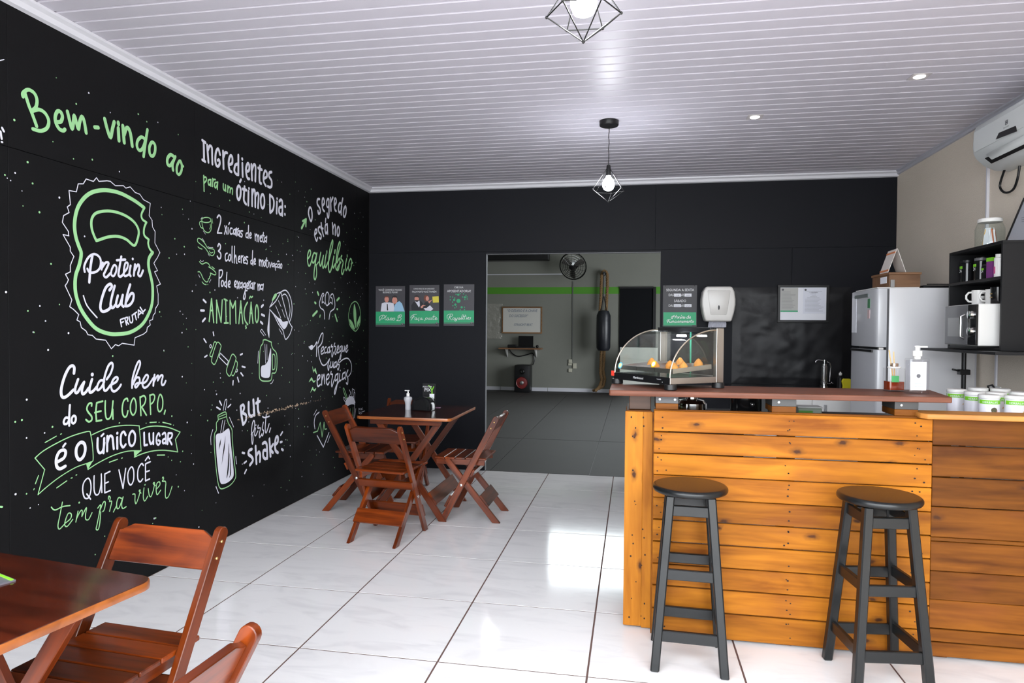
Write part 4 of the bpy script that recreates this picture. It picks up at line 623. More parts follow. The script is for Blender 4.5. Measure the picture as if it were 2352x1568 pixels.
pp = Paint(t3); pp.stroke([(.02*math.cos(a)*2.0-.015, .135+.055*math.sin(a)) for a in [R(-70+k*12) for k in range(13)]], .007); pp.stroke([(.03, .11), (.026, .15), (.04, .18)], .007); pp.stroke([(-.03, .09), (.0, .07), (.03, .095)], .006); pp.build('green_swirl', M_lime, t)
MB().box(.005, .045, -.0042, -.0032, .085, .122).build('white_patch', M_paper, t)
p = on_z(1003, 936, z0); t = tag(MB().box(-.03, .03, -.02, .02, 0, .002).build('leaflet', mat('pink_print', srgb(150, 110, 140), .5)), 'small pinkish leaflet lying at the right of the napkin holder', 'leaflet'); t.location = (p.x, p.y, z0+.0005)
p = on_z(-14, 1338, z0)
t = thing('card_holder', 'clear card stand with green print at the left edge on near table', 'card', (p.x-.02, p.y, z0), R(-20))
MB().box(-.05, .05, -.002, .002, 0, .03).build('clear_sheet', M_glass, t); MB().box(-.05, .052, -.04, .04, 0, .004).build('foot', mat('grey_card', srgb(90, 88, 95), .4), t); MB().box(-.05, .05, .03, .036, .004, .006).build('green_band', M_lime, t)

# ============================================================ BAR STOOLS
def make_stool(label):
    t = thing('bar_stool', label, 'stool', group='black wooden bar stools at the pallet counter')
    MB().lathe([(1e-4, .720), (.146, .720), (.152, .723), (.156, .730), (.156, .738), (.153, .744), (.148, .7475), (.142, .748), (1e-4, .7485)], n=48).build('seat', M_stool, t, label='round black seat reflecting brown wood on top')
    top, bot = .082, .138
    def corner(sx, sy, z): k = 1-z/.716; r = top+(bot-top)*k; return Vector((sx*r, sy*r, z))
    for sx in (-1, 1):
        for sy in (-1, 1):
            beam('leg', corner(sx, sy, 0), corner(sx, sy, .716), .036, .036, Vector((1, 0, 0)), M_stool, t, .005, floor=.001)
    for z, hh in ((.655, .044), (.395, .044), (.145, .046)):
        for s in (-1, 1):
            a, b_ = corner(-1, s, z), corner(1, s, z); beam('rung', a+Vector((.014, 0, 0)), b_-Vector((.014, 0, 0)), .018, hh, Vector((0, 1, 0)), M_stool, t, .003)
            a, b_ = corner(s, -1, z+.012), corner(s, 1, z+.012); beam('rung', a+Vector((0, .014, 0)), b_-Vector((0, .014, 0)), .018, hh, Vector((1, 0, 0)), M_stool, t, .003)
    return t
st = make_stool('black wooden bar stool left, nearest the honey coloured counter upright'); st.location = (.247, 2.915, 0); st.rotation_euler = (0, 0, R(-2))
s2 = copy_tree(st); s2['label'] = 'black wooden bar stool right, standing near the brown counter section'; s2.location = (.988, 2.903, 0); s2.rotation_euler = (0, 0, R(7))

# ============================================================ PALLET COUNTER
pc = thing('pallet_counter', 'honey coloured pallet wood bar front of ten horizontal planks', 'counter', (.10, 3.096, 0))
zs = [1.038, .942, .843, .743, .641, .539, .439, .337, .237, .132, .012]; rnd = random.Random(4)
for i in range(10):
    g = rnd.choice((.002, .003, .005, .006)); beam('plank', (0, .011+rnd.uniform(-.0015, .0015), (zs[i]+zs[i+1])/2+rnd.uniform(-.001, .001)), (1.160, .011, (zs[i]+zs[i+1])/2-.003), .021, zs[i]-zs[i+1]-g, Vector((0, 1, 0)), M_plank, pc, .0025)
for x in (.03, .58, 1.12): beam('stud', (x, .05, .0), (x, .05, 1.025), .045, .07, Vector((0, 1, 0)), M_plank2, pc, .002)
b = MB(); 
for i in range(10):
    for x in (.028, .045, .575, .59, 1.095, 1.12):
        for dz in (.26, .72):
            if rnd.random() < .8:
                z = zs[i+1]+(zs[i]-zs[i+1])*(dz+rnd.uniform(-.1, .1)); xx = x+rnd.uniform(-.012, .012); r_ = rnd.uniform(.0022, .0042)
                b.add([(xx+r_*1.2*math.cos(k*1.047), -.0012-.0003, z+r_*math.sin(k*1.047)) for k in range(6)], [tuple(range(6))])
o = b.build('nail_hole', M_hole, pc, label='dark old nail holes'); o['kind'] = 'stuff'
MB().box(0, 1.16, .03, .055, 1.026, 1.040).build('top_batten', M_plank2, pc, bevel=.001)
# upright at the open end
up_ = thing('counter_upright', 'vertical honey coloured pallet post at the open end of the counter', 'post', (-.032, 3.165, 0))
beam('board', (.043, .010, .012), (.043, .010, 1.022), .020, .0826, Vector((0, 1, 0)), M_postw, up_, .0012)
beam('board', (.1075, .010, .006), (.1075, .010, 1.022), .020, .0462, Vector((0, 1, 0)), M_postw, up_, .0012)
MB().box(.004, .126, .022, .30, .01, 1.015).build('post_core', M_postw, up_, bevel=.004)
MB().box(.008, .122, .0, .29, 1.0225, 1.028).build('cap', M_plank2, up_, bevel=.001)
b = MB()
for x, z in ((.03, .995), (.085, .995), (.05, .945), (.088, .955), (.037, .905), (.044, .9), (.04, .745), (.05, .60), (.055, .585), (.088, .47), (.04, .44), (.095, .43), (.045, .40), (.085, .30), (.06, .22), (.04, .14), (.10, .12), (.03, .05), (.10, .05), (.085, .06), (.034, .34), (.10, .35)):
    r_ = rnd.uniform(.0025, .0045); b.add([(x+r_*math.cos(k*1.047), -.0004, z+r_*1.2*math.sin(k*1.047)) for k in range(6)], [tuple(range(6))])
o = b.build('nail_hole', M_hole, up_, label='dark old nail holes'); o['kind'] = 'stuff'
# brown right hand section with its pine ledge
rs = thing('pallet_counter', 'darker brown pallet wood counter section under the pine ledge', 'counter', (1.266, 3.112, 0))
zr = [1.036, .919, .787, .657, .527, .509, .382, .258, .134, .075, .012]
for i in range(10):
    g = rnd.choice((.002, .004, .007)) if i != 4 else .002
    beam('plank', (0, .011+rnd.uniform(-.002, .002), (zr[i]+zr[i+1])/2), (.975, .011, (zr[i]+zr[i+1])/2), .021, zr[i]-zr[i+1]-g, Vector((0, 1, 0)), M_plank2, rs, .0025)
for x in (.05, .9): beam('stud', (x, .05, .0), (x, .05, 1.025), .045, .07, Vector((0, 1, 0)), M_plank2, rs, .002)
lp = [(1.215, 3.075), (1.205, 3.085), (1.212, 3.21), (2.24, 3.21), (2.24, 3.06), (1.225, 3.06)]
t = tag(MB().prism(lp, 1.038, 1.060).build('pine_ledge', M_ledge, bevel=.003), 'narrow pine ledge board along the top of the brown section', 'ledge')
# bar board and its blocks
t = tag(MB().prism([(-.104, 3.085), (-.098, 3.075), (1.345, 3.125), (1.41, 3.50), (-.093, 3.46), (-.104, 3.44)], 1.102, 1.127).build('bar_board', M_bar, bevel=.003), 'long dark brown bar board resting on blocks above the pallet counter', 'bar board')
def block(x0, x1, y0, y1, lo, wrap, nb, label):
    t = thing('support_block', label, 'block', (x0, y0, lo), group='blocks between counter and bar board')
    w_ = x1-x0; d = y1-y0; h = 1.1015-lo
    if wrap: MB().box(0, w_, 0, d, 0, h).build('wrapped_block', M_cardb, t, bevel=.003)
    else:
        MB().box(0, w_, 0, d, 0, h*.45).build('wood_block', M_plank2, t, bevel=.002)
        MB().box(0, w_, 0, d, h*.45, h).build('metal_bracket', M_steelgrey if nb == 2 else mat('dark_bracket', (.03, .03, .03, 1), .45), t, bevel=.001)
        for k in range(nb): MB().lathe([(1e-4, 0), (.006, 0), (.005, .004), (1e-4, .005)], n=10).build('bolt', M_bolt, t, loc=(w_*((.18, .85)[k] if nb == 2 else .28), 0, h*.75), rot=(R(90), 0, 0))
    return t
for (px0, px1, Y, lo, wr_, nb, lb) in ((1445, 1495, 3.19, 1.0285, True, 0, 'brown shiny wrapped block standing on the counter upright'), (1506, 1558, 3.13, 1.0402, False, 2, 'grey metal bracket block with two bolts near the display case'), (1773, 1829, 3.13, 1.0402, False, 1, 'bracket block with one bolt under the middle of the bar board'), (2055, 2110, 3.14, 1.0402, False, 1, 'dark bracket block with one bolt under the right end of the bar board')):
    block(on_y(px0, 925, Y).x, on_y(px1, 925, Y).x, Y, Y+.15, lo, wr_, nb, lb)
# inner work surface behind the pallets
wt = thing('worktop', 'dark worktop behind the pallet counter carrying the white tubs', 'worktop', (0, 0, 0))
MB().box(.14, 2.28, 3.225, 3.90, .945, .965).build('top', M_melam, wt, bevel=.002)
for x in (.16, 1.2, 2.2): MB().box(x, x+.04, 3.3, 3.85, 0, .945).build('support_panel', M_melam, wt)
# ============================================================ PENDANTS AND SPOTS
def pendant(x, y, rz, label):
    t = thing('pendant_lamp', label, 'lamp', (x, y, ZC), rz, 'cage pendant lamps')
    MB().lathe([(1e-4, -.034), (.060, -.034), (.065, -.030), (.065, -.0), (1e-4, 0)], n=32).build('canopy', M_blackp, t, bevel=.001)
    pts = [(.0015*math.sin(i*1.3), .0015*math.cos(i*1.7), -.034-(.268)*i/14) for i in range(15)]
    MB().tube(pts, .0028, 6).build('cord', M_blackp, t)
    MB().lathe([(1e-4, -.300), (.012, -.300), (.014, -.306), (.017, -.345), (.018, -.372), (.014, -.374), (1e-4, -.374)], n=20).build('socket', M_blackp, t)
    MB().lathe([(.013, -.372), (.020, -.385), (.036, -.405), (.041, -.425), (.040, -.445), (.030, -.465), (.012, -.474), (1e-4, -.476)], n=24).build('bulb', M_bulb, t)
    top = Vector((0, 0, -.306)); bot = Vector((0, 0, -.551)); ring = [Vector((.113*math.cos(R(60*k)), .113*math.sin(R(60*k)), -.470)) for k in range(6)]
    for k in range(6):
        for nm, a, b_ in (('cage_wire', top, ring[k]), ('cage_wire', ring[k], ring[(k+1) % 6]), ('cage_wire', bot, ring[k])):
            MB().tube([a, b_], .0021, 6).build(nm, M_wire, t)
    b = MB()
    for q in ring+[bot]: b.sphere(q, .0052, 8)
    b.build('cage_joint', M_wire, t)
    return t
pendant(-.158, 2.05, R(2), 'near cage pendant lamp cut off by the top edge of the photo')
pendant(-.175, 4.613, R(22), 'far cage pendant lamp hanging before the black back wall')
for x, y, lb in ((1.556, 4.076, 'recessed ceiling spotlight nearer the air conditioner'), (.784, 4.669, 'recessed ceiling spotlight farther back above the display case')):
    t = thing('ceiling_spotlight', lb, 'spotlight', (x, y, ZC), 0, 'recessed ceiling spotlights')
    MB().box(-.050, .050, -.050, .050, -.0035, -.0002).build('trim_plate', mat('spot_plate', srgb(178, 174, 178), .5), t, bevel=.001)
    MB().lathe([(1e-4, -.006), (.026, -.006), (.030, -.0036), (1e-4, -.0036)], n=24).build('lens', M_spot, t)

# ============================================================ FOOD DISPLAY CASE
ang = math.atan2(-.79, .613); LX, LY = .429, .330
dc = thing('display_case', 'countertop glass food display case with steel sides and black front', 'display case', (-.094, 3.475, 1.127), ang)
DM = Matrix.Translation((-.094, 3.475, 1.127)) @ Matrix.Rotation(ang, 4, 'Z'); DI = DM.inverted()
for x, y in ((.012, .014), (LX-.010, .014), (.012, LY-.02), (LX-.010, LY-.02)):
    MB().lathe([(1e-4, 0), (.027, 0), (.030, .003), (.028, .026), (.024, .0268), (1e-4, .0268)], c=(x, y, 0), n=20).build('foot', M_blackp, dc, label='black rubber foot')
MB().box(0, LX, .004, LY, .027, .056).build('base', M_steel, dc, bevel=.001)
MB().box(.001, LX-.001, 0, .004, .024, .057).build('front_panel', M_blackg, dc, label='black glossy front panel with maker name')
MB().box(.003, LX-.003, .004, .28, .0562, .058).build('inner_floor', M_blackg, dc)
for x0, x1 in ((-.001, .022), (LX-.022, LX+.001)): MB().box(x0, x1, .288, LY+.004, .027, .288).build('steel_column', M_steel, dc, bevel=.001)
MB().box(.022, LX-.022, .268, LY, .268, .290).box(0, LX, .285, LY+.004, .2885, .2925).build('top_cap', M_blackp, dc, bevel=.001)
def arc_pt(k, n=18): a = math.pi/2*k/n; return (.004+.288*(1-math.cos(a)), .057+.222*math.sin(a))
for x in (.003, LX-.003): MB().tube([(x, *arc_pt(k)) for k in range(19)], .0036, 8).build('curved_edge', mat('pale_gold_metal', (.75, .68, .55, 1), .3, 1), dc)
b = MB(); n = 18
b.add([(x, *arc_pt(k)) for x in (.005, LX-.005) for k in range(n+1)], [(k, k+1, n+2+k, n+1+k) for k in range(n)]); b.build('curved_glass', M_glass, dc)
for x in (.003, LX-.003):
    MB().prism([arc_pt(k) for k in range(19)]+[(.29, .057)], x-.001, x+.001, 'YZ').build('side_glass', M_glass, dc)
for x0, x1 in ((.022, .222), (.215, LX-.022)): MB().box(x0, x1, LY-.008, LY-.006, .057, .268).build('rear_door', M_glass, dc)
MB().box(.213, .2165, LY-.012, LY-.004, .057, .268).build('glass_edge', mat('green_glass_edge', (.05, .35, .22, 1), .2), dc)
MB().tube([(.19, .255, .250), (.25, .255, .250)], .006, 10).build('led_tube', M_led, dc)
for (x0, x1) in ((.018, .150), (.152, .284), (.286, LX-.012)):
    tr = MB(); zf, zb = .072, .092
    for (xa, xb, ya, yb, za, zb_) in ((x0, x1, .03, .27, 0, .0015), (x0, x0+.002, .03, .27, 0, .022), (x1-.002, x1, .03, .27, 0, .022), (x0, x1, .03, .032, 0, .022), (x0, x1, .268, .27, 0, .022)):
        Mz = Matrix.Translation((0, 0, zf)) @ Matrix.Rotation(R(4.5), 4, 'X'); tr.box(xa, xb, ya, yb, za, zb_, Mz)
    tr.build('tray', M_steel, dc)
    MB().box(x0+.006, x1-.006, .035, .262, .0018, .0030, Matrix.Translation((0, 0, zf)) @ Matrix.Rotation(R(4.5), 4, 'X')).build('tray_paper', M_paper, dc)
lettering([('Marchesoni', .20, .037, .017, .15), ('Temperatura', .355, .045, .006), ('▲', .38, .033, .006)], lambda u, v, lf: (u, -.0006-lf, v), M_text, dc)
def sticker(u, v, w_, h_, c1, c2, nm):
    q = on_plane_case(u, v); MB().lathe([(1e-4, 0), (w_, 0), (w_, .0008), (1e-4, .0008)], n=20, sy=h_/w_).build(nm, c1, dc, loc=q[0], rot=q[1])
t = MB().box(-.018, .004, -.003, -.0005, .040, .066).build('red_label', mat('red_print', srgb(220, 60, 45), .5), dc, label='small red warning label')
# stickers on the curved glass
def on_arc(x, k): y, z = arc_pt(k); y2, z2 = arc_pt(k+1); return x, y, z, math.atan2(z2-z, y2-y)
for x, k, r_, m, nm, in ((.045, 2, .017, mat('sticker_blue', srgb(90, 180, 205), .4), 'round_sticker'), (.30, 3, .017, mat('sticker_yellow', srgb(235, 190, 20), .4), 'round_sticker')):
    xx, yy, zz, aa = on_arc(x, k); M_ = Matrix.Translation((xx, yy, zz)) @ Matrix.Rotation(aa, 4, 'X')
    MB().lathe([(1e-4, .001), (r_, .001), (r_, .0018), (1e-4, .0018)], n=20, M=M_).build(nm, m, dc)
    MB().lathe([(1e-4, .002), (r_*.68, .002), (r_*.68, .0026), (1e-4, .0026)], n=20, M=M_).build('sticker_centre', mat('sticker_cream', srgb(235, 230, 160), .5) if k == 2 else M_paper, dc)
M_fry = mat('fried_crumb', srgb(222, 146, 62), .75, bump=(260, .9, .004), var=.25)
PQ = []
for i, (zx, zy) in enumerate(((600, 880), (815, 832), (872, 930), (1165, 875), (1265, 945), (1400, 850), (1510, 915), (1715, 878))):
    P = on_z(1400+zx/8.4, 740+zy/8.4, 1.222); q = DI @ P
    q.x = min(max(q.x, .04), LX-.035); q.y = min(max(q.y, .055), .245)
    for u_ in PQ:
        dv = Vector((q.x-u_[0], q.y-u_[1]))
        if dv.length < .058: dv = dv.normalized()*.058; q.x, q.y = min(u_[0]+dv.x, LX-.035), max(u_[1]+dv.y, .05)
    PQ.append((q.x, q.y)); zt = .072+q.y*math.tan(R(4.5))+.0035
    t = thing('fried_pastry', ('golden drop shaped pastry in the display case, %s' % ('far left of the row', 'second from the left at the back', 'at the front left', 'behind the yellow sticker', 'front one nearest the case corner', 'at the back of the middle tray', 'front one in the right tray', 'rightmost near the steel column')[i]), 'pastry', DM @ Vector((q.x, q.y, zt)), i*.8, 'fried pastries in the display case')
    MB().lathe([(.010, 0), (.020, .002), (.0235, .012), (.020, .026), (.011, .038), (.0055, .044), (1e-4, .046)], n=16).build('crust', M_fry, t)

# ============================================================ ON THE BAR BOARD
p = Vector((1.204, 3.375, 1.127)); t = thing('reed_diffuser', 'square glass reed diffuser with amber liquid near the bar end', 'diffuser', p, R(8))
MB().prism(rounded_rect(.076, .066, .008, 3), 0, .108).build('bottle', glass('diffuser_glass', (.97, .97, .97, 1), .22), t)
MB().prism(rounded_rect(.068, .058, .006, 3), .008, .047).build('liquid', mat('amber_liquid', srgb(120, 40, 12), .1), t, label='dark amber liquid')
MB().lathe([(.026, .1082), (.029, .112), (.026, .116)], n=20).build('bead_ring', M_whitep, t); MB().lathe([(.016, .116), (.017, .117), (.017, .131), (.012, .131), (.012, .117)], n=20).build('collar', mat('rose_metal', (.45, .33, .27, 1), .3, 1), t)
for dx, tx, ty, ln in ((-.004, -.10, .05, .17), (-.002, -.16, -.02, .172), (.004, -.03, .04, .165), (.0, -.13, .06, .168)):
    MB().tube([(dx+.0-tx*.03, -ty*.03, .02), (dx+tx*ln*.9, ty*ln, .02+ln)], .0022, 6).build('reed', mat('pale_reed', srgb(214, 170, 110), .7), t)
MB().box(-.030, .004, -.0362, -.0355, .045, .075).build('green_leaf_print', mat('leaf_green', srgb(70, 150, 90), .5), t)
p = Vector((1.258, 3.262, 1.127)); t = thing('sanitizer_bottle', 'large clear sanitizer pump bottle with white label at the bar end', 'bottle', p, R(7))
MB().prism(rounded_rect(.094, .050, .014, 4), 0, .160).build('bottle', glass('sanitizer_glass', (.975, .975, .98, 1), .2), t, bevel=.006, seg=2)
MB().box(-.041, .027, -.0262, -.0255, .018, .144).build('front_label', mat('label_white', srgb(206, 210, 212), .6), t, bevel=.0)
MB().prism(rounded_rect(.088, .044, .012, 4), .012, .150).build('gel', glass('gel', (.93, .93, .95, 1), .1), t)
lettering([('Álcool em Gel', -.007, .124, .009), ('70%', -.007, .105, .008), ('higienizador', -.007, .046, .007), ('para as mãos', -.007, .033, .007)], lambda u, v, lf: (u, -.0264-lf, v), mat('pale_print', srgb(120, 138, 146), .6), t)
MB().lathe([(1e-4, 0), (.009, 0), (.009, .0006), (1e-4, .0006)], n=16).build('label_emblem', M_ink, t, loc=(-.007, -.0266, .082), rot=(R(90), 0, 0))
MB().lathe([(.013, .156), (.013, .168), (.0195, .169), (.0195, .193), (.009, .195), (.009, .208), (.012, .209), (.012, .216), (1e-4, .217)], n=20).box(-.006, .042, -.006, .006, .208, .2155).build('pump', M_whitep, t, bevel=.001)

# ============================================================ WHITE TUBS BEHIND THE LEDGE
def tub(px, py, label, band_full, deco):
    P = on_z(px, py, 1.106); t = thing('powder_tub', label, 'tub', (P.x, P.y, .965), group='white powder tubs on the worktop')
    r_ = .043; H = .125
    MB().lathe([(1e-4, 0), (r_-.003, 0), (r_, .003), (r_, H-.006), (r_-.003, H)], n=36).build('tub_body', mat('tub_white', srgb(226, 224, 232), .35), t)
    MB().lathe([(1e-4, H), (r_-.003, H), (r_+.001, H+.001), (r_+.001, H+.003), (r_+.0025, H+.004), (r_+.002, H+.017), (r_-.003, H+.019), (1e-4, H+.019)], n=36).build('tub_lid', M_whitep, t)
    b = MB(); n = 30; a0, a1 = (-175, 175) if band_full else (-150, -60)
    zb0, zb1 = H-.024, H-.005
    vs = [((r_+.0005)*math.cos(R(a0+(a1-a0)*k/n)), (r_+.0005)*math.sin(R(a0+(a1-a0)*k/n)), z) for z in (zb0, zb1) for k in range(n+1)]
    b.add(vs, [(k, k+1, n+2+k, n+1+k) for k in range(n)]); b.build('green_band', M_lime, t)
    vs2, fs2 = text_verts('HERBALIFE', .0135); b = MB()
    b.add([((r_+.001)*math.cos(R(-108)+x/r_), (r_+.001)*math.sin(R(-108)+x/r_), zb0+.0035+y) for x, y in vs2], fs2); b.build('lettering', M_text, t)
    if deco:
        b = MB(); c0 = R(-82)
        def C_(x, z, e=.001): return ((r_+e)*math.cos(c0+x/r_), (r_+e)*math.sin(c0+x/r_), z)
        b.add([C_(-.02, .015), C_(-.013, .015), C_(.012, .07), C_(.008, .074)], [(0, 1, 2, 3)]); b.build('drink_print', mat('drink_print'+deco, dict(vanilla=srgb(222, 190, 150), berry=srgb(214, 120, 130), gold=srgb(206, 165, 90))[deco], .5), t)
        if deco in ('berry',):
            b = MB(); b.add([C_(-.004+.013*math.cos(k*.524), .073+.013*math.sin(k*.524), .0014) for k in range(12)], [tuple(range(12))]); b.build('seal_print', mat('seal_print', srgb(88, 84, 62), .5), t)
    return t
for a_ in ((2197, 894, 'white tub closest to the bar board end, pale powder picture', True, 'vanilla'), (2238, 900, 'second white tub from the bar board, small grey text', True, ''), (2272, 907, 'white tub standing foremost with round dark seal', True, 'berry'), (2247, 891, 'white tub in the back row behind the second tub', True, ''), (2298, 893, 'white tub in the back row at right of its neighbour', True, ''), (2287, 901, 'white tub half hidden behind the foremost tub', True, 'gold'), (2333, 909, 'white tub at the right edge with golden drink picture', True, 'gold'), (2343, 901, 'white tub in the back row at the right edge', True, '')):
    tub(*a_)
# behind the bar, seen through the gap under the board
t = thing('juicer_base', 'chrome juicer base seen under the bar board', 'juicer', (on_y(1588, 925, 3.45).x, 3.45, .965))
MB().lathe([(1e-4, 0), (.098, 0), (.10, .012), (.088, .030), (.076, .034), (.074, .075), (.062, .090), (.03, .096), (.028, .125), (1e-4, .13)], n=32).build('chrome_body', M_chrome, t)
t = thing('black_kettle', 'black cylinder appliance with two knobs under the bar board', 'appliance', (on_y(1712, 925, 3.47).x, 3.47, .965))
MB().lathe([(1e-4, 0), (.07, 0), (.072, .004), (.072, .118), (1e-4, .12)], n=28).build('body', M_blackg, t, bevel=.002)
for z in (.035, .080): MB().sphere((0.022, -.070, z), .010, 10).build('knob', M_bolt, t)
t = tag(MB().box(0, .03, 0, .1, 0, .125).build('grey_box', mat('grey_card2', srgb(120, 122, 126), .6), bevel=.002), 'narrow grey box beside the black cylinder appliance', 'box'); t.location = (on_y(1743, 925, 3.45).x+.012, 3.44, .9655)
t = thing('food_container', 'clear container with green contents under the bar board', 'container', (on_y(1856, 930, 3.5).x, 3.5, .9655))
MB().box(-.055, .055, -.04, .04, 0, .062).build('container', mat('cloudy_plastic', srgb(160, 170, 155), .3), t, bevel=.004); MB().box(-.054, .012, -.0415, -.0402, .004, .05).build('green_label', mat('deep_green', srgb(80, 150, 40), .5), t); MB().box(-.057, .057, -.042, .042, .0622, .070).build('lid', M_whitep, t, bevel=.002)
t = tag(MB().box(0, .012, 0, .12, 0, .62).build('green_bag', mat('bag_green', srgb(70, 190, 70), .6)), 'green packet glimpsed in the slit beside the counter upright', 'packet'); t.location = (.094, 3.50, .0)

# ============================================================ SINK CORNER
sk = thing('sink_cabinet', 'white sink cabinet with black top along the back wall', 'cabinet', (.86, 5.86, 0))
MB().box(.16, 1.06, .02, .56, 0, .885).build('carcass', M_whitep, sk, bevel=.002); MB().box(-.02, 1.10, -.01, .57, .886, .918).build('counter_top', M_blackg, sk, bevel=.003)
for k in range(2): d = MB().box(.165+.45*k, .605+.45*k, 0, .019, .03, .87).build('door', M_whitep, sk, bevel=.002); MB().box(.36+.34*k, .38+.34*k, -.015, 0, .7, .8).build('handle', M_bolt, d)
MB().box(.1, .8, .08, .12, .9185, .9225).build('sink_rim', M_chrome, sk)
fx = on_y(1893, 870, 6.22).x
t = thing('water_filter_tap', 'chrome water filter tap with curved handle on the sink counter', 'tap', (fx, 6.22, .918))
MB().lathe([(1e-4, 0), (.035, 0), (.035, .012), (.022, .02), (.030, .03), (.030, .045), (.026, .05), (.026, .185), (.022, .19), (.022, .205), (.008, .208), (.008, .225), (.012, .228), (.012, .24), (1e-4, .242)], n=24).build('filter_body', M_chrome, t)
MB().tube([(0, 0, .232), (-.05, 0, .238), (-.068, 0, .232), (-.072, 0, .220)], .006).build('spout', M_chrome, t)
MB().tube([(.02, 0, .225), (.045, 0, .215), (.052, 0, .18), (.048, 0, .12), (.044, 0, .05)], .005).build('handle', M_chrome, t)
MB().tube([(.02, 0, .03), (.075, 0, .035)], .006).tube([(.055, -.02, .045), (.07, .02, .02)], .005).build('cross_handle', M_chrome, t)
t = thing('soap_bottle', 'small dark soap bottle with white cap beside the yellow sponge', 'bottle', (on_y(1930, 880, 6.15).x, 6.15, .918))
MB().lathe([(1e-4, 0), (.026, 0), (.027, .01), (.025, .09), (.012, .105), (.011, .112)], n=18).build('bottle', M_blackp, t); MB().lathe([(.012, .112), (.013, .113), (.013, .132), (.006, .134), (.006, .142), (1e-4, .143)], n=14).build('cap', M_whitep, t)
t = tag(MB().prism([(-.035, .0), (.035, 0), (.04, .05), (.03, .085), (-.03, .085), (-.04, .06), (-.03, .02)], -.02, .02, 'XZ').build('sponge', mat('yellow_sponge', srgb(215, 200, 30), .8), bevel=.006), 'yellow sponge standing beside the fridge', 'sponge'); t.location = (on_y(1944, 880, 6.12).x, 6.12, .9185)
# wrinkled black vinyl on the wall
vs, fs, NX, NZ = [], [], 110, 90; x0, x1, z0_, z1_ = .906, 1.93, .922, 1.808
from mathutils import noise as N_
for j in range(NZ+1):
    for i in range(NX+1):
        u, v = i/NX, j/NZ; x = x0+(x1-x0)*u; z = z0_+(z1_-z0_)*v
        d = .010*N_.noise(Vector((x*3.5+z*5, z*3.5-x*1.5, 0)))+.004*N_.noise(Vector((x*9-z*4, z*10, 7)))+.0008*N_.noise(Vector((x*19+5, z*23, 3)))
        for (ax, az, bx, bz, amp, wd) in ((.30, .62, .62, .20, .022, .03), (.28, .60, .50, .55, .010, .02), (.62, .8, .60, .15, .014, .025), (.02, .24, .35, .18, .014, .02), (.10, .55, .30, .52, .008, .015), (.1, .75, .35, .66, .007, .018), (.45, .5, .75, .22, .014, .03)):
            tt = max(0, min(1, ((u-ax)*(bx-ax)+(v-az)*(bz-az))/((bx-ax)**2+(bz-az)**2))); dd = math.hypot(u-ax-tt*(bx-ax), v-az-tt*(bz-az)); d += .30*amp*math.exp(-(dd/(wd*2.0))**2)
        ed = min(1, min(u, 1-u, v, 1-v)*14); vs.append((x, YB-.004-max(0, .012+d)*ed, z))
for j in range(NZ):
    for i in range(NX): a = j*(NX+1)+i; fs.append((a, a+1, a+NX+2, a+NX+1))
b = MB(); b.add(vs, fs); o = b.build('vinyl_sheet', mat('black_vinyl', (.007, .007, .0085, 1), .45, bump=(60, .3, .002), spec=.3), smooth=180)
tag(o, 'wrinkled black vinyl sheet fixed on the back wall above the sink', 'sheet')

# ============================================================ FRIDGE
fr = thing('refrigerator', 'white two door refrigerator in the right corner', 'refrigerator', (1.715, 4.95, 0)); FWd, FDp = .56, .55
MB().box(.012, FDp, 0, FWd, .05, 1.708).build('body', M_fridge, fr, bevel=.006, seg=2)
def fdoor(z0, z1, nm):
    pts = [(.0, 0), (-.055, .004), (-.066, .05), (-.075, FWd/2), (-.066, FWd-.05), (-.055, FWd-.004), (.0, FWd)]
    q = smooth_path(pts[1:6], False); b = MB().prism([(0, 0)]+q+[(0, FWd)], z0, z1, 'XY'); return b.build(nm, M_fdoor, fr, bevel=.008, seg=2)
fdoor(1.30, 1.705, 'freezer_door'); fdoor(.12, 1.283, 'fridge_door')
MB().box(-.002, .014, .002, FWd, .1, 1.7).build('gasket', M_steelgrey, fr)
MB().box(-.077, -.06, .06, FWd-.05, 1.264, 1.281).build('handle_recess', M_blackp, fr); MB().box(-.05, -.02, -.001, .03, 1.284, 1.298).build('hinge', M_bolt, fr)
MB().box(-.078, -.069, .15, .43, 1.652, 1.676).build('control_strip', mat('strip_grey', srgb(88, 98, 98), .3), fr)
MB().box(-.0728, -.068, .12, .165, 1.575, 1.64).build('energy_label', mat('sticker_green', srgb(60, 120, 80), .5), fr, label='green sticker'); MB().box(-.0728, -.068, .12, .165, 1.50, 1.562).build('magnet_note', mat('note_pink', srgb(205, 180, 180), .5), fr)
MB().box(-.0742, -.066, .40, .50, 1.40, 1.66).build('paper_sheet', M_paper, fr)
MB().box(-.05, .22, .05, .5, 1.7085, 1.716).build('hinge_cover', M_whitep, fr, bevel=.002)
FT = 1.708
t = thing('wooden_box', 'brown wooden box with a paper label on top of the refrigerator', 'box', (1.742, 5.0, 1.7165), R(2)); M_bx = wood('brown_box_wood', (.14, .065, .028, 1), (.26, .13, .06, 1), .5, .05)
MB().box(0, .20, 0, .3, 0, .085).build('box_body', M_bx, t, bevel=.002); MB().box(-.006, .206, -.006, .306, .0855, .102).build('box_lid', M_bx, t, bevel=.002); MB().box(-.0015, -.0005, .04, .15, .03, .075).build('paper_label', M_paper, t); MB().box(.005, .03, -.012, -.002, .0, .05).build('small_clip', M_bolt, t)
t = thing('desk_calendar', 'white tent desk calendar standing on the wooden box', 'calendar', (1.80, 5.11, 1.8190), R(-2))
for s in (-1, 1): MB().prism([(s*.055, 0), (s*.058, 0), (.003*s, .165), (0, .165)], -.09, .09, 'XZ').build('card', mat('cream_card', srgb(222, 214, 208), .6), t)
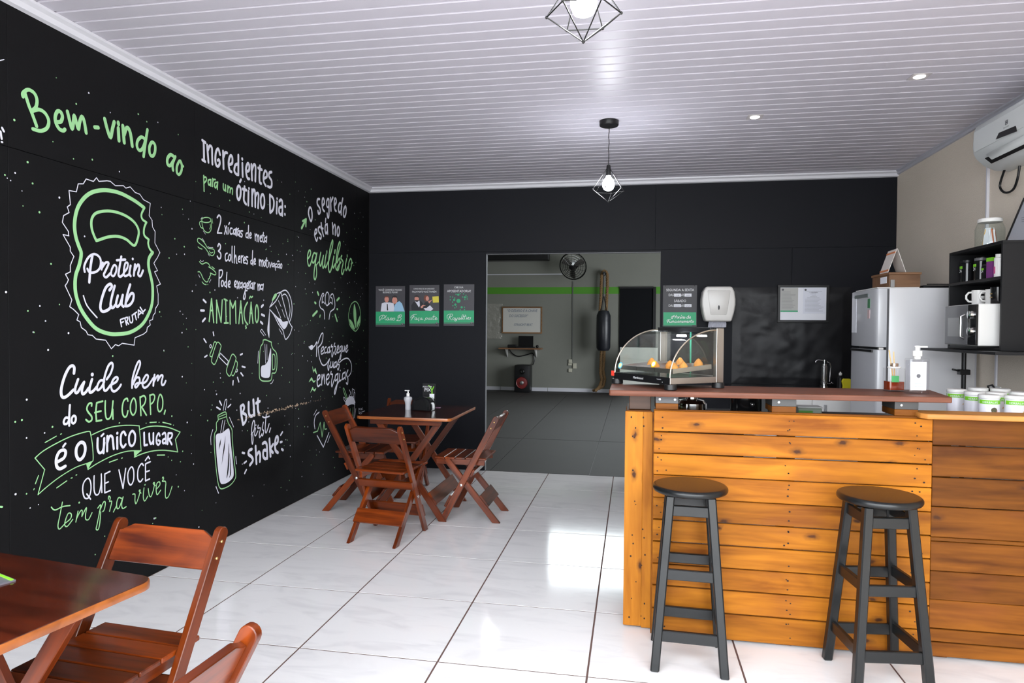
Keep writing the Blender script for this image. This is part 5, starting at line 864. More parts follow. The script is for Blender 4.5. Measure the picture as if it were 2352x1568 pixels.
for z_, m_ in ((.010, 'o'), (.135, 'o')): MB().box(-.0566+.0555*z_/.165-.002, -.0566+.0555*z_/.165, -.09, .09, z_, z_+.012).build('orange_line', mat('orange_print', srgb(214, 130, 80), .5), t)
MB().prism([(-.052, .012), (-.050, .012), (-.012, .13), (-.014, .13)], .07, .085, 'XZ').build('green_print', mat('print_green', srgb(70, 150, 80), .5), t)
t = thing('notebook', 'black notebook lying on the refrigerator beside the wooden box', 'notebook', (1.965, 5.02, FT+.001)); MB().box(0, .20, 0, .16, 0, .020).build('cover', M_blackp, t, bevel=.003); MB().tube([(.02, -.01, .026), (.17, .0, .026)], .004).build('pen', M_blackg, t)

# ============================================================ WALL CABINET AND ITS CONTENTS
CX, CY0, CY1, CZ0, CZ1 = 2.0, 4.095, 4.725, 1.305, 1.915
cb = thing('wall_cabinet', 'black open wall cabinet holding microwave, mugs and tubs', 'cabinet', (CX, CY0, CZ0)); th = .016; W_ = XR-CX; D_ = CY1-CY0; H_ = CZ1-CZ0
for nm, bx in (('top_board', (0, W_, 0, D_, H_-th, H_)), ('bottom_board', (0, W_, th, D_-th, 0, th)), ('near_side_panel', (0, W_, 0, th, 0, H_-th)), ('far_side_panel', (0, W_, D_-th, D_, 0, H_-th)), ('shelf_board', (0, W_-.008, th, D_-th, .398, .398+th)), ('back_board', (W_-.006, W_, th, D_-th, th, H_-th))):
    MB().box(*bx).build(nm, M_melam, cb, bevel=.0008)
MB().lathe([(1e-4, 0), (.007, 0), (.006, .002), (1e-4, .002)], n=12).build('screw_cap', M_bolt, cb, loc=(.14, -.0005, .39), rot=(R(90), 0, 0))
t = tag(MB().box(1.87, XR-.001, 3.88, 4.80, 1.288, 1.3035).build('mounted_shelf', M_melam, bevel=.001), 'long thin black shelf board under the wall cabinet', 'shelf')
mw = thing('microwave_oven', 'white microwave with grey glass door in the wall cabinet', 'microwave', (1.905, 4.165, CZ0+th+.001)); mz = on_x(2184, 702, 1.905).z-(CZ0+th); my = .375
MB().box(.014, .36, 0, my, .008, mz).build('casing', M_whitep, mw, bevel=.004); MB().box(0, .014, .095, my, .012, mz-.004).build('door', mat('grey_door_glass', srgb(104, 104, 106), .15), mw, bevel=.002)
MB().box(-.0012, 0, .15, my-.04, .06, mz-.075).build('door_window', mat('window_grey', srgb(140, 140, 140), .25), mw); MB().box(0, .014, .0, .092, .012, mz-.004).build('control_panel', M_blackg, mw, bevel=.002)
MB().tube([(-.001, .125, .05), (-.022, .125, .06), (-.022, .125, mz-.07), (-.001, .125, mz-.06)], .008, 8).build('handle', M_bolt, mw)
for z_ in (.09, .185): MB().lathe([(1e-4, 0), (.026, 0), (.024, .016), (.008, .018), (1e-4, .018)], n=20).build('dial', M_chrome, mw, loc=(0, .046, z_), rot=(0, R(-90), 0))
MB().box(.02, .34, .02, my-.02, 0, .008).build('feet', M_blackp, mw)
mtop = CZ0+th+.001+mz
def mug(y, x, label, m, deco):
    t = thing('mug', label, 'mug', (x, y, mtop+.001), group='mugs on the microwave')
    MB().lathe([(1e-4, 0), (.032, 0), (.036, .004), (.038, .09), (.034, .09), (.032, .008), (1e-4, .007)], n=24).build('cup', m, t)
    MB().tube([(-.034, .008, .078), (-.052, .010, .076), (-.064, .012, .060), (-.064, .012, .040), (-.052, .010, .024), (-.034, .008, .022)], .0058).build('handle', m, t)
    if deco: 
        for z_, hh in ((.055, .012), (.03, .008)): MB().box(-.012, .012, -.0382, -.034, z_, z_+hh).build('printed_text', M_blackp, t)
mug(4.45, 2.05, 'white mug with black lettering, leftmost on the microwave', M_whitep, True)
mug(4.345, 2.075, 'white mug in the middle, partly behind the black tumbler', M_whitep, True)
t = thing('mug', 'black tumbler with gold print, right of the white mugs', 'mug', (2.05, 4.235, mtop+.001), group='mugs on the microwave'); MB().lathe([(1e-4, 0), (.034, 0), (.036, .004), (.038, .095), (.034, .095), (.032, .008), (1e-4, .007)], n=24).build('cup', M_blackg, t)
MB().box(-.0382, -.035, -.01, .010, .035, .041).box(-.0382, -.035, -.010, .010, .055, .062).build('gold_print', M_brass, t)
t = tag(MB().lathe([(1e-4, 0), (.036, 0), (.038, .004), (.038, .085), (1e-4, .086)], n=20).build('dark_glass', M_blackg), 'dark glass standing behind the white mug in cabinet shadow', 'glass'); t.location = (2.16, 4.49, mtop+.0015)
sz = CZ0+.398+th+.0008
def jar(y, x, r_, h_, label, body, band, top):
    t = thing('supplement_jar', label, 'jar', (x, y, sz), group='jars on the upper cabinet shelf')
    MB().lathe([(1e-4, 0), (r_, 0), (r_, h_*.86), (r_*.8, h_*.9)], n=24).build('jar_body', body, t); MB().lathe([(r_*.8, h_*.88), (r_*.98, h_*.89), (r_*.98, h_), (1e-4, h_)], n=24).build('jar_lid', top, t)
    if band: MB().box(-r_*1.02-.001, -r_*.9, -r_*.35, r_*.35, h_*.62, h_*.74).build('lime_label', M_lime, t); lettering([('24', 0, h_*.45, r_*.8)], lambda u, v, lf: (-r_*1.02-lf, -u, v), M_text, t)
jar(4.655, 2.075, .037, .140, 'tall black supplement jar at the far end of shelf', M_blackg, True, M_blackp)
jar(4.565, 2.12, .034, .150, 'grey shaker cup standing between two black jars', mat('smoke_plastic', srgb(120, 120, 124), .3), False, M_blackp)
jar(4.475, 2.07, .036, .135, 'tall black supplement jar second from the far end', M_blackg, True, mat('grey_lid', srgb(90, 90, 92), .4))
jar(4.425, 2.15, .032, .115, 'small grey tumbler behind the short black jar', mat('smoke_plastic', srgb(120, 120, 124), .3), False, M_steelgrey)
jar(4.370, 2.06, .032, .088, 'short black jar with lime label near the purple box', M_blackg, True, M_blackp)
t = thing('purple_box', 'purple cardboard box with green top on the cabinet shelf', 'box', (2.03, 4.262, sz), R(3)); MB().box(0, .07, 0, .06, 0, .098).build('carton', mat('purple_print', srgb(118, 52, 120), .5), t); MB().box(-.0006, .0706, -.0006, .0606, .098, .120).build('green_top', M_lime, t)
t = thing('white_bottle', 'white bottle with pink flower print beside the purple box', 'bottle', (2.04, 4.205, sz)); MB().lathe([(1e-4, 0), (.027, 0), (.027, .108), (.020, .113), (.021, .114), (.021, .13), (1e-4, .131)], n=22).build('bottle', M_whitep, t); MB().box(-.0272, -.024, -.008, .008, .02, .06).build('pink_print', mat('pink_flower', srgb(200, 90, 140), .5), t)
# on top of the cabinet
t = thing('glass_jar', 'large glass jar with white lid holding sachets on cabinet top', 'jar', (2.135, 4.52, CZ1+.0008))
MB().lathe([(1e-4, 0), (.070, 0), (.076, .008), (.077, .12), (.066, .150), (.060, .158), (.060, .165)], n=36).build('jar', M_glass2, t); MB().lathe([(.062, .160), (.064, .161), (.064, .180), (.060, .183), (1e-4, .183)], n=32).build('lid', M_whitep, t, bevel=.001)
for k, (a_, m_) in enumerate(((10, M_paper), (50, mat('sachet_yellow', srgb(220, 170, 60), .4)), (120, M_paper), (180, M_paper), (215, mat('sachet_orange', srgb(200, 110, 60), .4)), (250, M_paper), (310, mat('sachet_green', srgb(90, 150, 70), .4)))):
    MB().box(-.018, .018, -.002, .002, .006, .115+.006*(k % 3), Matrix.Rotation(R(a_), 4, 'Z') @ Matrix.Translation((0, .035, 0)) @ Matrix.Rotation(R(8), 4, 'X')).build('sachet', m_, t)
t = thing('picture_frame', 'black framed certificate leaning on the right wall above the cabinet', 'frame', (2.165, 4.06, CZ1+.001)); TL = Matrix.Rotation(R(20), 4, 'Y')
for bx in ((0, .012, 0, .018, 0, .31), (0, .012, .362, .38, 0, .31), (0, .012, .018, .362, 0, .018), (0, .012, .018, .362, .292, .31)): MB().box(*bx, TL).build('frame_bar', M_blackp, t, bevel=.001)
MB().box(.004, .010, .018, .362, .018, .292, TL).build('certificate', mat('grey_certificate', srgb(172, 174, 182), .3), t)
ru = Paint(lambda u, v, lf: TL @ Vector((.0036, u, v)))
for k in range(9): ru.stroke([(.31-.012*(k % 3), .25-.013*k), (.19+.02*(k % 2), .25-.013*k)], .003)
ru.build('printed_lines', M_ink, t)
# ============================================================ AIR CONDITIONER
ac = thing('air_conditioner', 'white split air conditioner high on the right wall', 'air conditioner', (0, 0, 0))
apf = [(XR, 2.705), (2.125, 2.705), (2.100, 2.690), (2.088, 2.655), (2.084, 2.56), (2.090, 2.520), (2.105, 2.490), (2.150, 2.445), (2.210, 2.415), (XR, 2.405)]
MB().prism(apf, 3.72, 4.640, 'XZ').build('casing', M_acw, ac, bevel=.006, seg=2)
MB().prism([(2.0835, 2.655), (2.0795, 2.56), (2.0855, 2.528), (2.090, 2.528), (2.089, 2.655)], 3.75, 4.62, 'XZ').build('front_panel', M_acw, ac, bevel=.001)
MB().prism([(2.112, 2.474), (2.118, 2.468), (2.150, 2.440), (2.156, 2.446)], 3.74, 4.55, 'XZ').build('air_slot', M_blackp, ac)
MB().prism([(2.098, 2.490), (2.096, 2.484), (2.128, 2.452), (2.132, 2.457)], 3.75, 4.50, 'XZ').build('louver', M_acw, ac, bevel=.001)
q = [on_x(x, y, 2.0785) for x, y in ((2287, 320), (2294, 305), (2332, 289), (2334, 302))]
b = MB(); b.add([(2.0785, p.y, p.z) for p in q]+[(2.0825, p.y, p.z) for p in q], [(0, 1, 2, 3), (4, 7, 6, 5), (0, 4, 5, 1), (1, 5, 6, 2), (2, 6, 7, 3), (3, 7, 4, 0)]); b.build('display', M_blackg, ac, label='small black display')
q = on_x(2311, 281, 2.078); b = MB()
for y0, y1, z0, z1 in ((-.012, .012, .010, .012), (-.012, .012, -.012, -.010), (-.012, -.010, -.012, .012), (.010, .012, -.012, .012), (-.005, .005, -.005, .005)): b.box(2.0785, 2.0825, q.y+y0, q.y+y1, q.z+z0, q.z+z1)
b.build('emblem', M_ink, ac); lettering([('Electrolux', -(q.y), q.z-.03, .014)], lambda u, v, lf: (2.0788-lf, -u, v), M_ink, ac)
cpts = [(2.25, 4.60, 2.42), (2.262, 4.68, 2.33), (2.262, 4.62, 2.275), (2.262, 4.53, 2.275), (2.255, 4.47, 2.33), (2.25, 4.44, 2.41)]
xs = []
for i in range(len(cpts)-1):
    for k in range(5):
        t_ = k/5; g = lambda j: cpts[max(0, min(len(cpts)-1, j))]; a_, b_, c_, d_ = g(i-1), g(i), g(i+1), g(i+2)
        xs.append(tuple(.5*((2*b_[m_])+(-a_[m_]+c_[m_])*t_+(2*a_[m_]-5*b_[m_]+4*c_[m_]-d_[m_])*t_*t_+(-a_[m_]+3*b_[m_]-3*c_[m_]+d_[m_])*t_**3) for m_ in range(3)))
tag(MB().tube(xs, .007).build('power_cable', M_blackp), 'black cable looping below the air conditioner', 'cable')
yc = on_x(2268, 450, XR-.01).y
tag(MB().box(XR-.018, XR-.0005, yc-.009, yc+.009, 1.92, 2.52).build('cable_conduit', M_trimw, bevel=.002), 'white conduit running down the wall behind the glass jar', 'conduit')
y2 = on_x(2236, 860, XR-.01).y
tag(MB().box(XR-.022, XR-.0005, y2-.02, y2+.02, .70, 1.286).build('cable_conduit', M_trimw, bevel=.002), 'pale conduit beside the black stand under the cabinet', 'conduit')
y3 = on_x(2286, 880, XR-.01).y
t = thing('wall_socket', 'white wall socket with black cable under the cabinet', 'socket', (XR-.002, y3, 1.02)); MB().box(-.012, 0, -.06, .06, -.045, .045).build('plate', M_whitep, t, bevel=.003); MB().box(-.04, -.012, -.02, .02, -.018, .02).build('plug', M_whitep, t, bevel=.003)
MB().tube([(-.038, 0, 0), (-.06, -.02, .045), (-.055, -.06, .055), (-.045, -.10, .02), (-.04, -.11, -.08), (-.04, -.11, -.2)], .006).build('cable', M_blackp, t)
MB().box(-.010, 0, .0-.008, .008, .045, .262).build('conduit', M_trimw, t)
sx = on_y(2217, 850, 4.78).x
t = thing('black_stand', 'black tripod stand pole with clamp under the wall cabinet', 'stand', (sx, 4.80, 0)); MB().tube([(0, 0, .05), (0, 0, 1.285)], .014, 10).build('pole', M_blackp, t); MB().tube([(0, 0, .6), (0, 0, .95)], .019, 10).build('sleeve', M_blackp, t)
MB().box(-.03, .03, -.025, .025, 1.13, 1.165).tube([(-.03, 0, 1.155), (-.07, 0, 1.165)], .007).build('clamp', M_blackp, t, bevel=.004)
for k in range(3): a_ = R(90+120*k); MB().tube([(0, 0, .35), (.16*math.cos(a_)*.8, .13*math.sin(a_), .01)], .009).build('leg', M_blackp, t)
# ============================================================ SIGNS ON THE BACK WALL
YS = YB-.0045
tw = lambda u, v, lf: (u, YS-.0006-lf, v)
def board(name, x0, x1, z0, z1, label, cat, m, group=None):
    t = thing(name, label, cat, ((x0+x1)/2, YB-.001, z0), 0, group)
    o = MB().box(x0, x1, YS, YB-.0002, z0, z1).build('board', m, None, bevel=.0005); o.parent = t; o.matrix_parent_inverse = t.matrix_basis.inverted(); return t
def adopt(o, t): o.parent = t; o.matrix_parent_inverse = Matrix.Translation(-t.location); return o
OX, OY, OZ = 840, 630, 8.4
def pz(x, y): P = on_y(OX+x/OZ, OY+y/OZ, YS); return (P.x, P.z)
def strokes(t, lst, w_, m, name='lettering'):
    p = Paint(tw); p.base = .002
    for s in lst: p.stroke(smooth_path([pz(*q) for q in s], False), w_)
    adopt(p.build(name, m, None), t)
def polys(t, lst):
    for i_, (nm, m, pts) in enumerate(lst):
        p = Paint(tw); p.poly([pz(*q) for q in pts], .0002+.00012*i_); adopt(p.build(nm, m, None), t)
skin = mat('print_skin', srgb(205, 140, 125), .6); hair = mat('print_hair', srgb(40, 32, 32), .6); hair2 = mat('print_brown_hair', srgb(110, 60, 45), .6); shirt = mat('print_shirt', srgb(215, 215, 228), .6); blue = mat('print_blue_shirt', srgb(150, 190, 220), .6); suit = mat('print_suit', srgb(30, 31, 38), .6); yel = mat('print_note', srgb(214, 200, 70), .6)
def ell(cx, cy, rx, ry, n=14): return [(cx+rx*math.cos(2*math.pi*k/n), cy+ry*math.sin(2*math.pi*k/n)) for k in range(n)]
GP = 'charcoal and green posters beside the doorway'
PB_ = [(195, 755, 228, 1010), (845, 1415, 205, 1003), (1507, 2090, 192, 995)]
res = []
for i, (x0, x1, y0, y1) in enumerate(PB_):
    a_, b_ = pz(x0, y0), pz(x1, y1)
    lb = ('left poster reading Plano B with two men in shirts', 'middle poster reading Faça parte with suited man and woman', 'right poster reading Royalties with green circle network')[i]
    t = board('poster', a_[0], b_[0], b_[1], a_[1], lb, 'poster', M_postgd, GP); res.append(t)
    gy = (718, 705, 697)[i]; p = Paint(tw); p.poly([pz(x0, gy), pz(x1, gy), pz(x1, gy+232), pz(x0, gy+232)], .0); p.poly([pz(x0, gy+243), pz(x1-70, gy+243), pz(x1-70, gy+252), pz(x0, gy+252)], .0); adopt(p.build('green_band', M_postg, None), t)
    c = pz(x1-45, gy+240); p = Paint(tw); p.blob(c, .0115, .0008, 16); adopt(p.build('emblem', suit, None), t); p = Paint(tw); p.stroke([(c[0]-.007, c[1]+.003), (c[0]-.004, c[1]+.007), (c[0]+.004, c[1]+.007), (c[0]+.007, c[1]+.003)], .0015, .0016); p.stroke([(c[0]-.006, c[1]-.003), (c[0]+.006, c[1]-.003)], .0015, .0016); adopt(p.build('emblem_mark', M_text, None), t)
def tl(t, lines):
    L2 = []
    for s, x, y, sz_, *r in lines: q = pz(x, y); L2.append((s, q[0], q[1], sz_, 0, r[0] if r else .8))
    adopt(lettering(L2, tw, M_text, None), t)
tl(res[0], [('VOCÊ CONHECE NOSSO', 475, 315, .026, .86), ('BUSINESS PLAN?', 475, 362, .026, .86)])
tl(res[1], [('SOMOS MAIS DE 240 UNIDADES!', 1125, 290, .018, .84), ('FAÇA PARTE VOCÊ TAMBÉM', 1130, 350, .025, .80)])
tl(res[2], [('CRIE SUA', 1795, 268, .026, .86), ('APOSENTADORIA!', 1800, 345, .034, .86)])
strokes(res[0], [[(270, 880), (262, 840), (290, 800), (350, 785), (372, 810), (345, 850), (310, 860)], [(335, 800), (300, 850), (272, 895)], [(400, 790), (375, 850), (385, 880), (405, 865)], [(450, 840), (420, 840), (410, 875), (435, 880), (450, 845), (450, 880), (470, 870)], [(485, 835), (475, 885)], [(480, 860), (505, 838), (512, 850), (500, 880), (520, 880)], [(555, 840), (530, 850), (530, 880), (555, 880), (565, 850), (555, 840)], [(660, 790), (630, 850), (610, 895), (595, 880)], [(620, 830), (640, 790), (690, 780), (690, 810), (655, 830), (685, 845), (675, 880), (640, 895), (620, 885)]], .0042, M_text)
strokes(res[1], [[(985, 770), (930, 775), (890, 800), (870, 830), (885, 845)], [(935, 785), (900, 850), (875, 885)], [(900, 825), (945, 818)], [(985, 835), (955, 840), (950, 870), (975, 868), (985, 840), (982, 870), (1000, 865)], [(1040, 840), (1015, 845), (1010, 870), (1035, 875)], [(1025, 875), (1030, 890), (1015, 895)], [(1085, 840), (1060, 845), (1055, 872), (1078, 870), (1088, 840), (1085, 870), (1110, 865)], [(1165, 835), (1140, 895)], [(1155, 850), (1185, 835), (1195, 855), (1165, 872)], [(1240, 840), (1215, 845), (1212, 872), (1232, 868), (1242, 840), (1240, 870)], [(1262, 832), (1268, 845), (1258, 872), (1275, 865)], [(1320, 780), (1295, 860), (1310, 872), (1325, 860)], [(1290, 820), (1345, 815)], [(1335, 860), (1365, 850), (1370, 832), (1350, 835), (1340, 865), (1365, 872), (1390, 855)]], .004, M_text)
strokes(res[2], [[(1575, 850), (1570, 800), (1605, 770), (1670, 765), (1680, 790), (1650, 815), (1615, 820)], [(1635, 780), (1605, 850), (1590, 875)], [(1620, 820), (1640, 860), (1665, 880)], [(1705, 835), (1680, 845), (1685, 872), (1710, 865), (1715, 840), (1705, 835)], [(1735, 840), (1735, 868), (1760, 860), (1770, 835)], [(1770, 835), (1755, 885), (1725, 898), (1720, 880), (1760, 865)], [(1815, 835), (1790, 845), (1790, 868), (1810, 865), (1820, 838), (1820, 868), (1840, 850)], [(1870, 775), (1845, 850), (1860, 865), (1880, 830)], [(1895, 775), (1875, 850), (1890, 865)], [(1925, 780), (1905, 850), (1920, 862)], [(1890, 810), (1945, 805)], [(1950, 830), (1945, 862), (1960, 855)], [(1965, 850), (1990, 840), (1985, 825), (1970, 840), (1972, 862), (1995, 860)], [(2030, 828), (2010, 835), (2025, 855), (2005, 865)]], .0042, M_text)
polys(res[0], [('printed_figure', shirt, [(290, 715), (310, 560), (360, 540), (470, 540), (540, 560), (560, 715)]), ('printed_figure', blue, [(540, 715), (560, 590), (600, 540), (650, 515), (700, 560), (752, 715)]), ('printed_face', skin, ell(405, 480, 42, 60)), ('printed_face', skin, ell(560, 500, 50, 68)), ('printed_hair', hair2, [(362, 460), (370, 425), (410, 412), (445, 430), (450, 465), (430, 440), (385, 440)]), ('printed_hair', hair, [(510, 470), (515, 425), (560, 402), (605, 425), (612, 470), (590, 445), (530, 445)]), ('printed_tie', suit, [(408, 570), (425, 570), (435, 690), (420, 697), (410, 690)])])
polys(res[1], [('printed_figure', suit, [(885, 690), (880, 600), (920, 530), (1060, 510), (1110, 560), (1110, 690)]), ('printed_figure', suit, [(1120, 700), (1120, 570), (1160, 530), (1210, 540), (1250, 600), (1240, 700)]), ('printed_shirt', shirt, [(950, 515), (1040, 510), (1045, 600), (1030, 640)]), ('printed_face', skin, ell(985, 470, 42, 58)), ('printed_hair', hair, [(940, 450), (945, 415), (985, 400), (1020, 415), (1028, 455), (1000, 435), (960, 435)]), ('printed_beard', hair, [(950, 495), (1022, 495), (1010, 525), (985, 532), (960, 522)]), ('printed_hair', hair2, ell(1170, 460, 48, 62)), ('printed_face', skin, ell(1190, 465, 32, 45)), ('printed_hand', skin, [(1060, 620), (1100, 590), (1160, 598), (1110, 615), (1100, 645), (1065, 650)]), ('printed_hand', skin, [(1205, 520), (1290, 485), (1250, 530), (1225, 560)]), ('printed_paper', shirt, [(1120, 650), (1180, 645), (1240, 595), (1305, 665), (1255, 705), (1150, 695)]), ('printed_note', yel, [(1287, 428), (1408, 420), (1412, 540), (1297, 545)])])
cs = [(1790, 510, 40), (1787, 392, 22), (1915, 442, 22), (1707, 492, 22), (1730, 583, 22), (1852, 633, 22)]+[(x, y, 12) for x, y in ((1743, 383), (1823, 370), (1888, 376), (1935, 403), (1870, 435), (1955, 435), (1960, 473), (1913, 485), (1633, 433), (1678, 436), (1718, 455), (1632, 490), (1677, 533), (1683, 603), (1720, 645), (1753, 625), (1905, 633), (1823, 683), (1907, 680))]
p = Paint(tw)
for x, y, r_ in cs: p.poly([pz(*q) for q in ell(x, y, r_, r_)])
adopt(p.build('printed_circles', M_postg, None), res[2])
# opening hours board
a_, b_ = on_y(1523, 655, YS), on_y(1600, 750, YS)
hb = board('opening_hours_sign', a_.x, b_.x, b_.z, a_.z, 'opening hours sign reading SEGUNDA A SEXTA and Horário de Funcionamento', 'sign', M_steelgrey)
OX, OY, OZ = 1380, 640, 4.055
p = Paint(tw); p.poly([pz(583, 312), pz(888, 312), pz(888, 430), pz(583, 430)], 0); p.poly([pz(583, 436), pz(850, 436), pz(850, 441), pz(583, 441)], 0); adopt(p.build('green_band', M_postg, None), hb)
tl(hb, [('SEGUNDA A SEXTA', 738, 115, .033, .88), ('DAS', 655, 162, .033, .8), ('ÀS', 763, 162, .033, .8), ('SÁBADO', 738, 217, .033, .86), ('DAS', 655, 261, .033, .8), ('ÀS', 763, 261, .033, .8)])
for x, y in ((682, 138), (780, 138), (682, 236), (780, 236)): p = Paint(tw); p.poly([pz(x, y), pz(x+65, y), pz(x+65, y+28), pz(x, y+28)], 0); adopt(p.build('white_time_patch', M_paper, None), hb)
L2 = []
for s, x, y in (('11:00', 714, 162), ('20:00', 812, 162), ('fechado', 714, 260), ('fechado', 812, 260)): q = pz(x, y-2); L2.append((s, q[0], q[1], .018, 0, .8))
adopt(lettering(L2, tw, M_ink, None), hb)
strokes(hb, [[(690, 340), (665, 350), (655, 365), (670, 372)], [(680, 342), (660, 372)], [(705, 338), (690, 370)], [(668, 356), (705, 352)], [(712, 354), (707, 365), (716, 368), (720, 357), (712, 354)], [(726, 354), (723, 370)], [(724, 360), (734, 352)], [(749, 355), (738, 360), (738, 370), (747, 366), (750, 355), (748, 370)], [(750, 344), (754, 338)], [(760, 353), (756, 370)], [(758, 360), (767, 352)], [(771, 354), (767, 370)], [(779, 355), (773, 368), (782, 368), (785, 357), (779, 355)], [(812, 352), (801, 358), (801, 370), (811, 368), (820, 338), (815, 370)], [(825, 364), (836, 358), (834, 352), (825, 360), (827, 370), (839, 366)]], .0035, M_text)
strokes(hb, [[(650, 378), (622, 382), (615, 395)], [(632, 384), (620, 410)], [(622, 395), (638, 393)], [(645, 393), (640, 407), (654, 405), (658, 392), (656, 408)], [(668, 392), (663, 408)], [(665, 400), (678, 391), (675, 408)], [(698, 393), (686, 398), (688, 408), (700, 405)], [(708, 393), (703, 408)], [(720, 393), (714, 405), (726, 405), (729, 394), (720, 393)], [(738, 392), (734, 408)], [(736, 400), (748, 391), (746, 408)], [(766, 392), (755, 398), (756, 408), (765, 403), (767, 393), (765, 408)], [(776, 392), (773, 408)], [(775, 400), (785, 392), (783, 408)], [(784, 400), (795, 392), (793, 408)], [(802, 402), (812, 398), (808, 391), (801, 400), (805, 408), (815, 405)], [(822, 392), (818, 408)], [(820, 400), (832, 391), (830, 408)], [(845, 382), (838, 405), (846, 406)], [(835, 392), (852, 390)], [(858, 394), (853, 405), (863, 405), (866, 395), (858, 394)]], .0035, M_text)
for x, y in ((602, 68), (874, 66), (602, 452), (873, 450)):
    q = pz(x, y); p = Paint(tw); p.blob(q, .004, .001, 10); adopt(p.build('screw', M_hole, None), hb)
# towel dispenser
q = on_y(1645, 702, YB); dx = .147
t = thing('towel_dispenser', 'white rounded paper towel dispenser on the back wall', 'dispenser', (q.x, YB-.0005, 1.49))
out = [(-.115, .0), (.115, 0), (.135, .08), (.147, .15), (.147, .20), (.137, .27), (.115, .31), (.10, .316), (-.10, .316), (-.115, .31), (-.137, .27), (-.147, .20), (-.147, .15), (-.135, .08)]
MB().prism(out, -.19, 0, 'XZ').build('housing', mat('dispenser_white', srgb(206, 203, 198), .25), t, bevel=.022, seg=3)
MB().prism([(-.07, .06), (.07, .06), (.10, .28), (-.10, .28)], -.197, -.18, 'XZ').build('front_relief', mat('dispenser_white', (0, 0, 0, 1)), t, bevel=.008, seg=2)
MB().lathe([(1e-4, 0), (.008, 0), (.008, .002), (1e-4, .002)], n=16, sy=2.6).build('level_window', M_blackp, t, loc=(.0, -.1975, .125), rot=(R(90), 0, 0))
MB().box(-.15, .15, -.10, -.0, .005, .31).build('grey_side', M_steelgrey, t) if False else None
b = MB(); n = 12
vs = [(-.075+.15*i/n+.01*j*(1 if i > 6 else -1)*.2, -.10+.018*math.sin(i*1.9+j), -.001-.062*(j/3)*(1-.35*abs(i/n-.35))) for j in range(4) for i in range(n+1)]
b.add(vs, [(j*(n+1)+i, j*(n+1)+i+1, (j+1)*(n+1)+i+1, (j+1)*(n+1)+i) for j in range(3) for i in range(n)]); b.build('paper_towel', mat('towel_paper', srgb(176, 176, 186), .9), t, smooth=180)
# framed permit
a_, b_ = on_y(1785, 655, YB-.01), on_y(1901, 741, YB-.01)
fr_ = thing('framed_permit', 'black framed business permit papers on the back wall', 'frame', (0, YB-.038, 0))
w0, w1, h0, h1 = a_.x, b_.x, b_.z, a_.z; k_ = .022
for bx in ((w0, w1, h0, h0+k_), (w0, w1, h1-k_, h1), (w0, w0+k_, h0+k_, h1-k_), (w1-k_, w1, h0+k_, h1-k_)): MB().box(bx[0], bx[1], -.008, .0115, bx[2], bx[3]).build('frame_bar', M_blackp, fr_, bevel=.001)
MB().box(w0+k_, w1-k_, 0, .011, h0+k_, h1-k_).build('backing_sheet', M_paper, fr_)
tp = lambda u, v, lf: (u, -.0004-lf, v)
wi = w1-w0-2*k_; X0 = w0+k_; Z1 = h1-k_; hh = h1-h0-2*k_
MB().box(X0+.004, X0+wi*.39, -.0008, 0, Z1-hh*.75, Z1-.004).build('grey_document', mat('grey_document', srgb(176, 176, 172), .7), fr_); MB().box(X0+.004, X0+wi*.39, -.0012, -.0007, Z1-hh*.745, Z1-hh*.71).build('green_line', M_postg, fr_)
MB().box(X0+wi*.5, X0+wi*.98, -.0008, 0, Z1-hh*.80, Z1-.006).build('white_document', mat('white_document', srgb(214, 216, 226), .7), fr_)
p = Paint(lambda u, v, lf: (u, -.0014-lf, v)); rnd = random.Random(2)
for k in range(15): z = Z1-hh*(.14+.037*k); p.stroke([(X0+.014, z), (X0+wi*(.39-.05-rnd.random()*.12), z)], .0016)
for k in range(16): z = Z1-hh*(.12+.04*k); cx_ = X0+wi*.74; hw = wi*(.20 if k > 5 else rnd.uniform(.05, .17)); p.stroke([(cx_-hw, z), (cx_+hw*rnd.uniform(.4, 1), z)], .0017)
p.blob((X0+.022, Z1-.02), .010, None, 12); p.blob((X0+wi*.55, Z1-.022), .010, None, 12); adopt(p.build('printed_lines', M_ink, None), fr_) if False else p.build('printed_lines', M_ink, fr_)
lettering([('ALVARÁ', X0+wi*.74, Z1-hh*.17, .014)], lambda u, v, lf: (u, -.0016-lf, v), M_ink, fr_)

# ============================================================ THINGS IN THE GYM
G = lambda x, y, d=0: on_y(x, y, YG-d)
a_, b_ = G(1153, 704, .02), G(1245, 766, .02)
t = thing('whiteboard', 'whiteboard with wooden frame and blue handwriting on the gym wall', 'whiteboard', (0, YG-.03, 0))
MB().box(a_.x+.03, b_.x-.03, 0, .028, b_.z+.03, a_.z-.03).build('board', mat('whiteboard', srgb(208, 206, 200), .3), t)
M_wf = wood('whiteboard_frame', (.16, .08, .03, 1), (.30, .16, .07, 1), .5, .1)
for bx in ((a_.x, b_.x, b_.z, b_.z+.03), (a_.x, b_.x, a_.z-.03, a_.z), (a_.x, a_.x+.03, b_.z+.03, a_.z-.03), (b_.x-.03, b_.x, b_.z+.03, a_.z-.03)): MB().box(bx[0], bx[1], -.01, .0285, bx[2], bx[3]).build('frame_bar', M_wf, t, bevel=.001)
cx_ = (a_.x+b_.x)/2; M_blue = mat('blue_marker', srgb(88, 104, 130), .6)
lettering([('“O DESAFIO É A CHAVE', cx_+.0, a_.z-.12, .085, .2, .78), ('DO SUCESSO!”', cx_-.08, a_.z-.24, .085, .2, .78), ('STRAIGHT BEAT', cx_+.03, a_.z-.44, .08, .2, .75)], lambda u, v, lf: (u, -.001-lf, v), M_blue, t)
a_, b_ = G(1117, 697, .02), G(1153, 778, .02)
